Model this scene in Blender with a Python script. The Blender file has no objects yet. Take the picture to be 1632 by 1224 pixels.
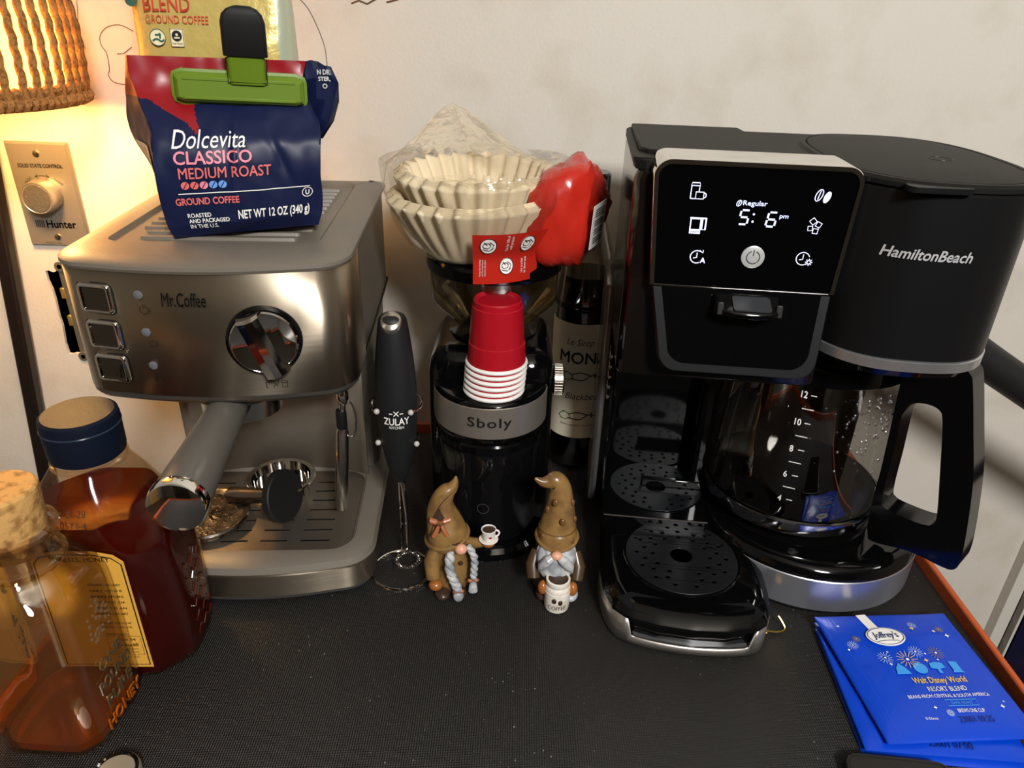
import bpy, bmesh, math, random
from mathutils import Vector, Matrix, noise
random.seed(7)
scene = bpy.context.scene
COL = scene.collection
R = math.radians

# ------------------------------------------------------------------ camera
F_PX, PITCH, ROLL, CAM_H = 1150.0, R(27.2), R(1.8), 0.48
cam_data = bpy.data.cameras.new('camera')
cam_data.sensor_fit = 'HORIZONTAL'
cam_data.sensor_width = 36.0
cam_data.lens = F_PX / 1632.0 * 36.0
cam_data.clip_start = 0.01
cam = bpy.data.objects.new('camera', cam_data)
COL.objects.link(cam)
_fw = Vector((0, math.cos(PITCH), -math.sin(PITCH)))
_u0 = Vector((0, math.sin(PITCH), math.cos(PITCH)))
_r0 = Vector((1, 0, 0))
_rt = math.cos(ROLL) * _r0 + math.sin(ROLL) * _u0
_up = math.cos(ROLL) * _u0 - math.sin(ROLL) * _r0
cam.matrix_world = Matrix(((_rt.x, _up.x, -_fw.x, 0), (_rt.y, _up.y, -_fw.y, 0), (_rt.z, _up.z, -_fw.z, CAM_H), (0, 0, 0, 1)))
scene.camera = cam

# ------------------------------------------------------------------ world, room light, exposure
world = bpy.data.worlds.new('world')
scene.world = world
world.use_nodes = True
world.node_tree.nodes['Background'].inputs[0].default_value = (1.0, 0.9, 0.78, 1)
world.node_tree.nodes['Background'].inputs[1].default_value = 0.05
def area_light(name, loc, target, size, watts, color):
    d = bpy.data.lights.new(name, 'AREA')
    d.shape = 'DISK'; d.size = size; d.energy = watts; d.color = color
    o = bpy.data.objects.new(name, d); COL.objects.link(o)
    o.location = loc
    o.rotation_euler = (Vector(target) - Vector(loc)).to_track_quat('-Z', 'Y').to_euler()
    return o
area_light('ceiling_lamp_light', (0.55, -1.15, 1.40), (0.20, 0.6, 0.15), 0.40, 43.0, (1.0, 0.98, 0.955))
scene.view_settings.view_transform = 'Standard'
scene.view_settings.look = 'None'
scene.view_settings.gamma = 1.0
scene.view_settings.use_curve_mapping = False
scene.view_settings.exposure = 0.25

# ------------------------------------------------------------------ materials
MATS = {}
def srgb(c):
    if isinstance(c, str):
        c = tuple(int(c[i:i+2], 16) / 255 for i in (0, 2, 4))
    return tuple((x / 12.92 if x <= 0.04045 else ((x + 0.055) / 1.055) ** 2.4) for x in c) + (1,)
def inp(b, n, v):
    if n in b.inputs: b.inputs[n].default_value = v
def P(name, color, rough=0.5, metal=0.0, spec=0.5, coat=0.0, trans=0.0, ior=1.45, emit=0.0, bump=None, var=None, brushed=None, sss=0.0, aniso=0.0, alpha=1.0):
    """principled material; bump=(scale,strength), var=(scale,colour2,lo,hi), brushed=(sx,sy,sz,amount)"""
    if name in MATS: return MATS[name]
    m = bpy.data.materials.new(name); m.use_nodes = True
    nt = m.node_tree; b = nt.nodes['Principled BSDF']
    c = srgb(color)
    b.inputs['Base Color'].default_value = c
    inp(b, 'Roughness', rough); inp(b, 'Metallic', metal); inp(b, 'Specular IOR Level', spec)
    inp(b, 'Coat Weight', coat); inp(b, 'Coat Roughness', 0.08); inp(b, 'Transmission Weight', trans); inp(b, 'IOR', ior)
    inp(b, 'Anisotropic', aniso); inp(b, 'Anisotropic Rotation', 0.25); inp(b, 'Alpha', alpha)
    if sss: inp(b, 'Subsurface Weight', sss); inp(b, 'Subsurface Radius', (0.004, 0.002, 0.001))
    if emit:
        inp(b, 'Emission Color', c); inp(b, 'Emission Strength', emit)
    tc = nt.nodes.new('ShaderNodeTexCoord')
    if var:
        n = nt.nodes.new('ShaderNodeTexNoise'); n.inputs['Scale'].default_value = var[0]; n.inputs['Detail'].default_value = 6
        r = nt.nodes.new('ShaderNodeValToRGB')
        r.color_ramp.elements[0].position = var[2]; r.color_ramp.elements[1].position = var[3]
        r.color_ramp.elements[0].color = c; r.color_ramp.elements[1].color = srgb(var[1])
        nt.links.new(tc.outputs['Object'], n.inputs['Vector']); nt.links.new(n.outputs['Fac'], r.inputs['Fac'])
        nt.links.new(r.outputs['Color'], b.inputs['Base Color'])
    if bump:
        n = nt.nodes.new('ShaderNodeTexNoise'); n.inputs['Scale'].default_value = bump[0]; n.inputs['Detail'].default_value = 4
        bp = nt.nodes.new('ShaderNodeBump'); bp.inputs['Strength'].default_value = bump[1]; bp.inputs['Distance'].default_value = 0.001
        nt.links.new(tc.outputs['Object'], n.inputs['Vector']); nt.links.new(n.outputs['Fac'], bp.inputs['Height'])
        nt.links.new(bp.outputs['Normal'], b.inputs['Normal'])
    if brushed:
        mp = nt.nodes.new('ShaderNodeMapping'); mp.inputs['Scale'].default_value = brushed[:3]
        n = nt.nodes.new('ShaderNodeTexNoise'); n.inputs['Scale'].default_value = 60; n.inputs['Detail'].default_value = 3
        nt.links.new(tc.outputs['Object'], mp.inputs['Vector']); nt.links.new(mp.outputs['Vector'], n.inputs['Vector'])
        mr = nt.nodes.new('ShaderNodeMapRange'); mr.inputs['To Min'].default_value = max(0.02, rough - brushed[3]); mr.inputs['To Max'].default_value = rough + brushed[3]
        nt.links.new(n.outputs['Fac'], mr.inputs['Value']); nt.links.new(mr.outputs['Result'], b.inputs['Roughness'])
        bp = nt.nodes.new('ShaderNodeBump'); bp.inputs['Strength'].default_value = 0.02; bp.inputs['Distance'].default_value = 0.0005
        tg = nt.nodes.new('ShaderNodeTangent'); tg.direction_type = 'RADIAL'; tg.axis = 'Z'
        if aniso: nt.links.new(tg.outputs[0], b.inputs['Tangent'])
        nt.links.new(n.outputs['Fac'], bp.inputs['Height']); nt.links.new(bp.outputs['Normal'], b.inputs['Normal'])
    MATS[name] = m
    return m
def thin_clear(name, tint, gloss=0.12, rough=0.05, bump=None, edge=0.5, haze=0.0, hcol='F2F0EC'):
    """thin clear film or glass wall: tinted transparent, fresnel reflection, a little haze"""
    if name in MATS: return MATS[name]
    m = bpy.data.materials.new(name); m.use_nodes = True
    nt = m.node_tree; nt.nodes.clear()
    out = nt.nodes.new('ShaderNodeOutputMaterial')
    tr = nt.nodes.new('ShaderNodeBsdfTransparent'); tr.inputs[0].default_value = srgb(tint)
    gl = nt.nodes.new('ShaderNodeBsdfGlossy'); gl.inputs['Roughness'].default_value = rough; gl.inputs[0].default_value = (1, 1, 1, 1)
    lw = nt.nodes.new('ShaderNodeLayerWeight'); lw.inputs[0].default_value = edge
    mr = nt.nodes.new('ShaderNodeMapRange'); mr.inputs['To Min'].default_value = gloss * 0.35; mr.inputs['To Max'].default_value = min(1, gloss * 5)
    nt.links.new(lw.outputs['Fresnel'], mr.inputs['Value'])
    mx = nt.nodes.new('ShaderNodeMixShader')
    nt.links.new(mr.outputs['Result'], mx.inputs[0]); nt.links.new(tr.outputs[0], mx.inputs[1]); nt.links.new(gl.outputs[0], mx.inputs[2])
    last = mx
    if haze:
        df = nt.nodes.new('ShaderNodeBsdfTranslucent'); df.inputs[0].default_value = srgb(hcol)
        d2 = nt.nodes.new('ShaderNodeBsdfDiffuse'); d2.inputs[0].default_value = srgb(hcol)
        ad = nt.nodes.new('ShaderNodeMixShader'); nt.links.new(df.outputs[0], ad.inputs[1]); nt.links.new(d2.outputs[0], ad.inputs[2])
        m2 = nt.nodes.new('ShaderNodeMixShader'); m2.inputs[0].default_value = haze
        nt.links.new(mx.outputs[0], m2.inputs[1]); nt.links.new(ad.outputs[0], m2.inputs[2]); last = m2
    nt.links.new(last.outputs[0], out.inputs[0])
    if bump:
        tc = nt.nodes.new('ShaderNodeTexCoord')
        n = nt.nodes.new('ShaderNodeTexNoise'); n.inputs['Scale'].default_value = bump[0]; n.inputs['Detail'].default_value = 3
        bp = nt.nodes.new('ShaderNodeBump'); bp.inputs['Strength'].default_value = bump[1]; bp.inputs['Distance'].default_value = 0.004
        nt.links.new(tc.outputs['Object'], n.inputs['Vector']); nt.links.new(n.outputs['Fac'], bp.inputs['Height'])
        nt.links.new(bp.outputs['Normal'], gl.inputs['Normal'])
    MATS[name] = m
    return m
def liquid(name, deep, body, clear=0.5):
    """syrupy liquid: coloured see-through mixed with a glowing translucent body and a clear gloss"""
    if name in MATS: return MATS[name]
    m = bpy.data.materials.new(name); m.use_nodes = True
    nt = m.node_tree; nt.nodes.clear()
    out = nt.nodes.new('ShaderNodeOutputMaterial')
    tr = nt.nodes.new('ShaderNodeBsdfTransparent'); tr.inputs[0].default_value = srgb(deep)
    tl = nt.nodes.new('ShaderNodeBsdfTranslucent'); tl.inputs[0].default_value = srgb(body)
    df = nt.nodes.new('ShaderNodeBsdfDiffuse'); df.inputs[0].default_value = srgb(body)
    gl = nt.nodes.new('ShaderNodeBsdfGlossy'); gl.inputs['Roughness'].default_value = 0.06
    a = nt.nodes.new('ShaderNodeMixShader'); a.inputs[0].default_value = 0.5
    nt.links.new(tl.outputs[0], a.inputs[1]); nt.links.new(df.outputs[0], a.inputs[2])
    b = nt.nodes.new('ShaderNodeMixShader'); b.inputs[0].default_value = clear
    nt.links.new(a.outputs[0], b.inputs[1]); nt.links.new(tr.outputs[0], b.inputs[2])
    fr = nt.nodes.new('ShaderNodeFresnel'); fr.inputs[0].default_value = 1.4
    c = nt.nodes.new('ShaderNodeMixShader'); nt.links.new(fr.outputs[0], c.inputs[0])
    nt.links.new(b.outputs[0], c.inputs[1]); nt.links.new(gl.outputs[0], c.inputs[2])
    nt.links.new(c.outputs[0], out.inputs[0])
    MATS[name] = m
    return m

STEEL = P('brushed_steel', 'A89C8A', 0.36, 0.97, brushed=(0.12, 0.12, 14, 0.04), aniso=0.9)
STEEL_V = P('steel_plain', 'C9C5BE', 0.22, 1.0)
CHROME = P('chrome', 'E6E4E0', 0.06, 1.0)
GREYP = P('warm_grey_plastic', '6E675D', 0.42, bump=(900, 0.15))
DKGREY = P('dark_grey_plastic', '3B3A39', 0.4)
BLACKG = P('black_gloss', '060607', 0.08, spec=0.5)
BLACKM = P('black_matte', '101113', 0.42)
BLACKS = P('black_soft_touch', '141517', 0.55)
BLACKR = P('black_rubber', '0A0A0A', 0.65)
HOLE = P('hole_black', '010101', 0.9, spec=0.0)
WHITE = P('white_print', 'F2F0EA', 0.5)
INK = P('black_ink', '0C0B0A', 0.6)
GLOW = P('display_white', 'D8DCFF', 0.5, emit=0.75)
RED = P('red_plastic', 'A40F1E', 0.32, coat=0.25)
WHITEP = P('white_plastic', 'EDE9E4', 0.35)
GLASS = thin_clear('clear_glass', 'FAFAF6', 0.14, 0.03)

# ------------------------------------------------------------------ helpers
def thing(name, label, cat, loc=(0, 0, 0), rz=0.0, group=None):
    o = bpy.data.objects.new(name, None); COL.objects.link(o)
    o.empty_display_size = 0.02
    o.location = loc; o.rotation_euler = (0, 0, rz)
    o['label'] = label; o['category'] = cat
    if group: o['group'] = group
    return o
def tag(o, label, cat, group=None):
    o['label'] = label; o['category'] = cat
    if group: o['group'] = group
    return o
def mesh(name, verts, faces, mat, parent=None, smooth=35, bevel=0.0, bseg=2, mats=None, fm=None, label=None):
    me = bpy.data.meshes.new(name)
    me.from_pydata([tuple(v) for v in verts], [], faces)
    bm = bmesh.new(); bm.from_mesh(me); bmesh.ops.recalc_face_normals(bm, faces=bm.faces)
    bm.to_mesh(me); bm.free()
    for mm in (mats or [mat]): me.materials.append(mm)
    if fm:
        for p, i in zip(me.polygons, fm): p.material_index = i
    if smooth:
        me.shade_smooth()
        me.set_sharp_from_angle(angle=R(smooth))
    o = bpy.data.objects.new(name, me); COL.objects.link(o)
    if parent: o.parent = parent
    if bevel:
        b = o.modifiers.new('bevel', 'BEVEL'); b.width = bevel; b.segments = bseg; b.limit_method = 'ANGLE'; b.angle_limit = R(40)
        b.harden_normals = False
    if label: o['label'] = label
    return o
def box_v(x0, x1, y0, y1, z0, z1):
    v = [(x, y, z) for z in (z0, z1) for y in (y0, y1) for x in (x0, x1)]
    f = [(0, 2, 3, 1), (4, 5, 7, 6), (0, 1, 5, 4), (2, 6, 7, 3), (0, 4, 6, 2), (1, 3, 7, 5)]
    return v, f
def box(name, x0, x1, y0, y1, z0, z1, mat, parent=None, bevel=0.0, **k):
    v, f = box_v(x0, x1, y0, y1, z0, z1)
    return mesh(name, v, f, mat, parent, bevel=bevel, **k)
def obox(name, c, ex, ey, ez, mat, parent=None, bevel=0.0, **k):
    """box at c with half-vectors ex, ey, ez"""
    c, ex, ey, ez = map(Vector, (c, ex, ey, ez))
    v = [c + ex * a + ey * b + ez * d for d in (-1, 1) for b in (-1, 1) for a in (-1, 1)]
    return mesh(name, v, box_v(0, 1, 0, 1, 0, 1)[1], mat, parent, bevel=bevel, **k)
def rings_mesh(rings, cap0=True, cap1=True, closed=True):
    n = len(rings[0]); v = [p for r in rings for p in r]; f = []
    m = n if closed else n - 1
    for i in range(len(rings) - 1):
        for j in range(m):
            k = (j + 1) % n
            f.append((i * n + j, i * n + k, (i + 1) * n + k, (i + 1) * n + j))
    if cap0: f.append(tuple(range(n))[::-1])
    if cap1: f.append(tuple((len(rings) - 1) * n + j for j in range(n)))
    return v, f
def loft(name, rings, mat, parent=None, cap0=True, cap1=True, closed=True, **k):
    v, f = rings_mesh(rings, cap0, cap1, closed)
    return mesh(name, v, f, mat, parent, **k)
def lathe(name, prof, mat, parent=None, c=(0, 0, 0), n=48, axis=None, cap0=True, cap1=True, **k):
    """profile (r, h) turned about axis through c"""
    ax = Vector(axis or (0, 0, 1)).normalized()
    a = ax.orthogonal().normalized() if axis else Vector((1, 0, 0)); b = ax.cross(a)
    c = Vector(c)
    rings = [[c + ax * h + (a * math.cos(2 * math.pi * j / n) + b * math.sin(2 * math.pi * j / n)) * max(r, 1e-5) for j in range(n)] for r, h in prof]
    return loft(name, rings, mat, parent, cap0, cap1, **k)
def tube(name, pts, r, mat, parent=None, n=12, closed=False, **k):
    pts = [Vector(p) for p in pts]; N = len(pts)
    rs = r if isinstance(r, (list, tuple)) else [r] * N
    rings = []; prev = None
    for i, p in enumerate(pts):
        if closed: t = pts[(i + 1) % N] - pts[i - 1]
        else: t = pts[min(i + 1, N - 1)] - pts[max(i - 1, 0)]
        t.normalize()
        if prev is None: a = t.orthogonal().normalized()
        else: a = (prev - t * prev.dot(t)).normalized()
        prev = a; b = t.cross(a)
        rings.append([p + (a * math.cos(2 * math.pi * j / n) + b * math.sin(2 * math.pi * j / n)) * rs[i] for j in range(n)])
    if closed:
        v = [q for rg in rings for q in rg]; f = []
        for i in range(N):
            for j in range(n):
                a0, a1 = i * n + j, i * n + (j + 1) % n
                b0, b1 = ((i + 1) % N) * n + j, ((i + 1) % N) * n + (j + 1) % n
                f.append((a0, a1, b1, b0))
        return mesh(name, v, f, mat, parent, **k)
    return loft(name, rings, mat, parent, **k)
def ball(name, c, r, mat, parent=None, nu=20, nv=12, rot=None, **k):
    c = Vector(c); r = (r, r, r) if isinstance(r, (int, float)) else r
    rings = []
    for i in range(nv + 1):
        a = math.pi * (i / nv) * 0.998 + 0.003
        ring = []
        for j in range(nu):
            t = 2 * math.pi * j / nu
            q = Vector((r[0] * math.sin(a) * math.cos(t), r[1] * math.sin(a) * math.sin(t), -r[2] * math.cos(a)))
            if rot: q = rot @ q
            ring.append(c + q)
        rings.append(ring)
    return loft(name, rings, mat, parent, smooth=180, **k)
def rrect(x0, x1, y0, y1, r, k=6):
    pts = []
    for cx, cy, a0 in ((x1 - r, y1 - r, 0), (x0 + r, y1 - r, 90), (x0 + r, y0 + r, 180), (x1 - r, y0 + r, 270)):
        for i in range(k + 1):
            a = R(a0 + 90 * i / k); pts.append((cx + r * math.cos(a), cy + r * math.sin(a)))
    return pts
def circ(cx, cy, r, n=24):
    return [(cx + r * math.cos(2 * math.pi * i / n), cy + r * math.sin(2 * math.pi * i / n)) for i in range(n)]
def polar(outline, n=96, c=(0, 0)):
    """resample a convex outline at n equal angles about c"""
    out = []; m = len(outline)
    for j in range(n):
        a = 2 * math.pi * (j + 0.5) / n; dx, dy = math.cos(a), math.sin(a); best = None
        for i in range(m):
            x1, y1 = outline[i][0] - c[0], outline[i][1] - c[1]; x2, y2 = outline[(i + 1) % m][0] - c[0], outline[(i + 1) % m][1] - c[1]
            ex, ey = x2 - x1, y2 - y1; den = dx * ey - dy * ex
            if abs(den) < 1e-12: continue
            t = (x1 * ey - y1 * ex) / den; s = (x1 * dy - y1 * dx) / den
            if t > 0 and -1e-6 <= s <= 1 + 1e-6 and (best is None or t > best): best = t
        out.append((c[0] + dx * (best or 0), c[1] + dy * (best or 0)))
    return out
def inset(ring, d, c=(0, 0)):
    """move ring inwards by d along local normals (CCW ring)"""
    n = len(ring); out = []
    for i in range(n):
        x0, y0 = ring[i - 1]; x1, y1 = ring[(i + 1) % n]
        tx, ty = x1 - x0, y1 - y0; l = math.hypot(tx, ty) or 1
        out.append((ring[i][0] - ty / l * d, ring[i][1] + tx / l * d))
    return out
def at_z(ring, z): return [(x, y, z) for x, y in ring]
def plane(o, ex, ey):
    o, ex, ey = Vector(o), Vector(ex), Vector(ey); nn = ex.cross(ey).normalized()
    return lambda x, y, z=0.0: o + ex * x + ey * y + nn * z
def flat(name, outline, holes, thick, mapf, mat, parent=None, bevel=0.0, **k):
    """filled outline with holes, extruded by thick along +z of mapf"""
    cu = bpy.data.curves.new('outline', 'CURVE'); cu.dimensions = '2D'; cu.fill_mode = 'BOTH'; cu.extrude = thick / 2
    for o in [outline] + list(holes):
        s = cu.splines.new('POLY'); s.points.add(len(o) - 1); s.use_cyclic_u = True
        for p, q in zip(s.points, o): p.co = (q[0], q[1], 0, 1)
    ob = bpy.data.objects.new('outline', cu); COL.objects.link(ob)
    dg = bpy.context.evaluated_depsgraph_get(); me = bpy.data.meshes.new_from_object(ob.evaluated_get(dg))
    v = [mapf(p.co.x, p.co.y, p.co.z + thick / 2) for p in me.vertices]; f = [tuple(p.vertices) for p in me.polygons]
    bpy.data.objects.remove(ob); bpy.data.curves.remove(cu); bpy.data.meshes.remove(me)
    bm = bmesh.new()
    vs = [bm.verts.new(q) for q in v]
    for q in f:
        try: bm.faces.new([vs[i] for i in q])
        except ValueError: pass
    bmesh.ops.remove_doubles(bm, verts=bm.verts, dist=1e-6)
    bm.verts.index_update()
    v = [q.co.copy() for q in bm.verts]; f = [tuple(q.index for q in ff.verts) for ff in bm.faces]
    bm.free()
    return mesh(name, v, f, mat, parent, bevel=bevel, **k)
def text(body, w, h, mapf, mat, parent, name='lettering', bold=0.0, shear=0.0, lift=0.0003, spacing=1.0, sub=0):
    """lettering fitted into w x h (h None: natural) centred on mapf's origin"""
    cu = bpy.data.curves.new('t', 'FONT'); cu.body = body; cu.size = 1.0; cu.shear = shear
    cu.resolution_u = 3; cu.space_character = spacing; cu.align_x = 'CENTER'
    ob = bpy.data.objects.new('t', cu); COL.objects.link(ob)
    dg = bpy.context.evaluated_depsgraph_get(); me = bpy.data.meshes.new_from_object(ob.evaluated_get(dg))
    xs = [p.co.x for p in me.vertices]; ys = [p.co.y for p in me.vertices]
    x0, x1, y0, y1 = min(xs), max(xs), min(ys), max(ys)
    sx = w / (x1 - x0); sy = (h / (y1 - y0)) if h else sx
    if w is None: sx = sy
    v = []; f = []
    k = bold * 1.4
    for ox, oy in (((-k, 0), (k, 0), (0, k), (0, -k)) if bold else ((0, 0),)):
        b0 = len(v)
        v += [mapf((p.co.x + ox - (x0 + x1) / 2) * sx, (p.co.y + oy - (y0 + y1) / 2) * sy, lift) for p in me.vertices]
        f += [tuple(b0 + i for i in p.vertices) for p in me.polygons]
    bpy.data.objects.remove(ob); bpy.data.curves.remove(cu); bpy.data.meshes.remove(me)
    return mesh(name, v, f, mat, parent, smooth=0)
def ribbon(name, lines, w, mapf, mat, parent, lift=0.0003):
    """flat strokes: list of polylines (closed when first == last)"""
    v = []; f = []
    for ln in lines:
        n = len(ln); cl = n > 2 and math.hypot(ln[0][0] - ln[-1][0], ln[0][1] - ln[-1][1]) < 1e-9
        if cl: ln = ln[:-1]; n -= 1
        base = len(v)
        for i in range(n):
            if cl: p, q = ln[i - 1], ln[(i + 1) % n]
            else: p, q = ln[max(i - 1, 0)], ln[min(i + 1, n - 1)]
            tx, ty = q[0] - p[0], q[1] - p[1]; l = math.hypot(tx, ty) or 1
            nx, ny = -ty / l * w / 2, tx / l * w / 2
            v += [mapf(ln[i][0] + nx, ln[i][1] + ny, lift), mapf(ln[i][0] - nx, ln[i][1] - ny, lift)]
        for i in range(n if cl else n - 1):
            a, b = base + 2 * i, base + 2 * ((i + 1) % n)
            f.append((a, b, b + 1, a + 1))
    return mesh(name, v, f, mat, parent, smooth=0)
def arc(cx, cy, r, a0, a1, n=20, ry=None):
    ry = ry or r
    return [(cx + r * math.cos(R(a0 + (a1 - a0) * i / n)), cy + ry * math.sin(R(a0 + (a1 - a0) * i / n))) for i in range(n + 1)]
def spline(pts, n=8):
    """Catmull-Rom through points of any dimension"""
    out = []; m = len(pts)
    for i in range(m - 1):
        p0, p1, p2, p3 = pts[max(i - 1, 0)], pts[i], pts[i + 1], pts[min(i + 2, m - 1)]
        for k in range(n):
            t = k / n
            out.append(tuple(0.5 * ((2 * b) + (-a + c) * t + (2 * a - 5 * b + 4 * c - d) * t * t + (-a + 3 * b - 3 * c + d) * t ** 3) for a, b, c, d in zip(p0, p1, p2, p3)))
    out.append(tuple(pts[-1]))
    return out
def structure(o): o['kind'] = 'structure'; return o

# ------------------------------------------------------------------ room shell
WY = 0.83                                   # the wall behind the table
def paint(name, c1, c2, lo=0.5, hi=0.85):
    return P(name, c1, 0.62, bump=(260, 0.25), var=(16, c2, lo, hi))
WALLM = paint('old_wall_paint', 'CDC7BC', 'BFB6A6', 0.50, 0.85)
hx0, hx1, hz0, hz1 = -0.567, -0.538, 0.078, 0.187
rag = []
for (ax, az), (bx, bz) in (((hx0, hz0), (hx1, hz0)), ((hx1, hz0), (hx1, hz1)), ((hx1, hz1), (hx0, hz1)), ((hx0, hz1), (hx0, hz0))):
    for i in range(9):
        t = i / 9
        rag.append((ax + (bx - ax) * t + random.uniform(-0.0016, 0.0016), az + (bz - az) * t + random.uniform(-0.0016, 0.0016)))
wall = structure(flat('wall_back', [(-1.5, -0.78), (2.2, -0.78), (2.2, 1.66), (-1.5, 1.66)], [rag], 0.004, plane((0, WY + 0.004, 0), (1, 0, 0), (0, 0, 1)), WALLM, smooth=0))
box('cavity', hx0 - 0.06, hx1 + 0.06, WY + 0.042, WY + 0.08, hz0 - 0.06, hz1 + 0.06, HOLE, wall)
for a_ in ((hx0 - 0.06, hx0 - 0.012, hz0 - 0.06, hz1 + 0.06), (hx1 + 0.012, hx1 + 0.06, hz0 - 0.06, hz1 + 0.06), (hx0 - 0.012, hx1 + 0.012, hz0 - 0.06, hz0 - 0.012), (hx0 - 0.012, hx1 + 0.012, hz1 + 0.012, hz1 + 0.06)):
    box('cavity_side', a_[0], a_[1], WY + 0.0042, WY + 0.042, a_[2], a_[3], HOLE, wall)
wp = plane((0, WY - 0.0002, 0), (1, 0, 0), (0, 0, 1))
PENCIL = P('pencil_line', '6E5C44', 0.8)
ribbon('pencil_mark', [spline([(-0.456, 0.50), (-0.458, 0.475), (-0.462, 0.455), (-0.463, 0.446), (-0.459, 0.434)], 6)], 0.0008, wp, PENCIL, wall)
ribbon('pencil_mark', [spline([(-0.405, 0.452), (-0.418, 0.4575), (-0.432, 0.455), (-0.441, 0.447), (-0.442, 0.438), (-0.438, 0.43), (-0.4385, 0.415), (-0.441, 0.409), (-0.436, 0.402), (-0.42, 0.400), (-0.408, 0.403)], 6), [(-0.427, 0.43), (-0.42, 0.4305), (-0.41, 0.437)]], 0.0010, wp, PENCIL, wall)
ribbon('pencil_mark', [spline([(-0.235, 0.492), (-0.222, 0.480), (-0.213, 0.462), (-0.207, 0.443), (-0.206, 0.425)], 6)], 0.0008, wp, PENCIL, wall)
ribbon('pencil_mark', [[(-0.176, 0.484), (-0.168, 0.487), (-0.160, 0.484), (-0.15, 0.489)], [(-0.14, 0.486), (-0.128, 0.489)]], 0.0016, wp, P('dark_stain', '5A3E22', 0.8), wall)
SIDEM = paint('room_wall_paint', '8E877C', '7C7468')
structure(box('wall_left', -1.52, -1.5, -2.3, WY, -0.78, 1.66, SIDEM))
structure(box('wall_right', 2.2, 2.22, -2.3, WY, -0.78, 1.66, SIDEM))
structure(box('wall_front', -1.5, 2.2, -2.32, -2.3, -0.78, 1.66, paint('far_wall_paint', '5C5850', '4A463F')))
structure(box('ceiling', -1.52, 2.22, -2.32, WY + 0.02, 1.66, 1.68, P('ceiling_paint', 'D8D2C6', 0.8)))
structure(box('floor', -1.52, 2.22, -2.32, WY + 0.02, -0.80, -0.78, P('floor_wood', '4A3524', 0.45, var=(9, '38281A', 0.4, 0.7))))
structure(box('reflection_slab_2', -1.5, -1.47, -1.7, -0.9, -0.78, 1.25, P('reflected_tan', 'B08A55', 0.5)))  # unseen tan slab, added so the steel panel reflects a streak
structure(box('reflection_slab_1', -0.75, 0.05, -2.30, -2.27, -0.78, 1.25, P('reflected_dark', '1E1712', 0.4)))  # unseen dark slab behind the camera, added for contrast in glossy reflections

# ------------------------------------------------------------------ table: black embossed mat in an orange metal tray
def mat_material():
    m = bpy.data.materials.new('embossed_rubber'); m.use_nodes = True
    nt = m.node_tree; b = nt.nodes['Principled BSDF']
    b.inputs['Base Color'].default_value = srgb('1D1B19'); inp(b, 'Roughness', 0.30); inp(b, 'Specular IOR Level', 0.58)
    tc = nt.nodes.new('ShaderNodeTexCoord'); sx = nt.nodes.new('ShaderNodeSeparateXYZ')
    nt.links.new(tc.outputs['Object'], sx.inputs[0])
    outs = []
    for sgn in (1, -1):
        a = nt.nodes.new('ShaderNodeMath'); a.operation = 'MULTIPLY_ADD'; a.inputs[1].default_value = sgn * 0.72
        nt.links.new(sx.outputs['X'], a.inputs[0]); nt.links.new(sx.outputs['Y'], a.inputs[2])
        s = nt.nodes.new('ShaderNodeMath'); s.operation = 'MULTIPLY'; s.inputs[1].default_value = 2 * math.pi / 0.0026
        nt.links.new(a.outputs[0], s.inputs[0])
        t = nt.nodes.new('ShaderNodeMath'); t.operation = 'SINE'; nt.links.new(s.outputs[0], t.inputs[0]); outs.append(t)
    mu = nt.nodes.new('ShaderNodeMath'); mu.operation = 'MULTIPLY'
    nt.links.new(outs[0].outputs[0], mu.inputs[0]); nt.links.new(outs[1].outputs[0], mu.inputs[1])
    bp = nt.nodes.new('ShaderNodeBump'); bp.inputs['Strength'].default_value = 0.6; bp.inputs['Distance'].default_value = 0.0007
    nt.links.new(mu.outputs[0], bp.inputs['Height']); nt.links.new(bp.outputs['Normal'], b.inputs['Normal'])
    # dust specks and spilt grains
    n = nt.nodes.new('ShaderNodeTexVoronoi'); n.inputs['Scale'].default_value = 130
    n2 = nt.nodes.new('ShaderNodeTexNoise'); n2.inputs['Scale'].default_value = 9
    nt.links.new(tc.outputs['Object'], n.inputs['Vector']); nt.links.new(tc.outputs['Object'], n2.inputs['Vector'])
    r1 = nt.nodes.new('ShaderNodeMapRange'); r1.inputs['From Min'].default_value = 0.085; r1.inputs['From Max'].default_value = 0.05
    nt.links.new(n.outputs['Distance'], r1.inputs['Value'])
    r2 = nt.nodes.new('ShaderNodeMapRange'); r2.inputs['From Min'].default_value = 0.48; r2.inputs['From Max'].default_value = 0.60
    nt.links.new(n2.outputs['Fac'], r2.inputs['Value'])
    mm = nt.nodes.new('ShaderNodeMath'); mm.operation = 'MULTIPLY'
    nt.links.new(r1.outputs[0], mm.inputs[0]); nt.links.new(r2.outputs[0], mm.inputs[1])
    mx = nt.nodes.new('ShaderNodeMix'); mx.data_type = 'RGBA'
    mx.inputs[6].default_value = srgb('1D1B19'); mx.inputs[7].default_value = srgb('A8A094')
    nt.links.new(mm.outputs[0], mx.inputs[0]); nt.links.new(mx.outputs[2], b.inputs['Base Color'])
    return m
ORANGE = P('orange_enamel', 'BC5424', 0.42, coat=0.1, bump=(60, 0.05))
TX0, TX1, TY0, TY1 = -0.378, 0.418, -0.10, 0.795
tb = thing('table', 'black rubber-matted workbench top with orange metal rim carrying everything', 'table', (0, 0, -0.78))
H0 = 0.78
box('table_mat', TX0 + 0.006, TX1 - 0.006, TY0 + 0.006, TY1 - 0.006, H0 - 0.004, H0, mat_material(), tb)
box('tray_bottom', TX0, TX1, TY0, TY1, H0 - 0.008, H0 - 0.004, ORANGE, tb)
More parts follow.
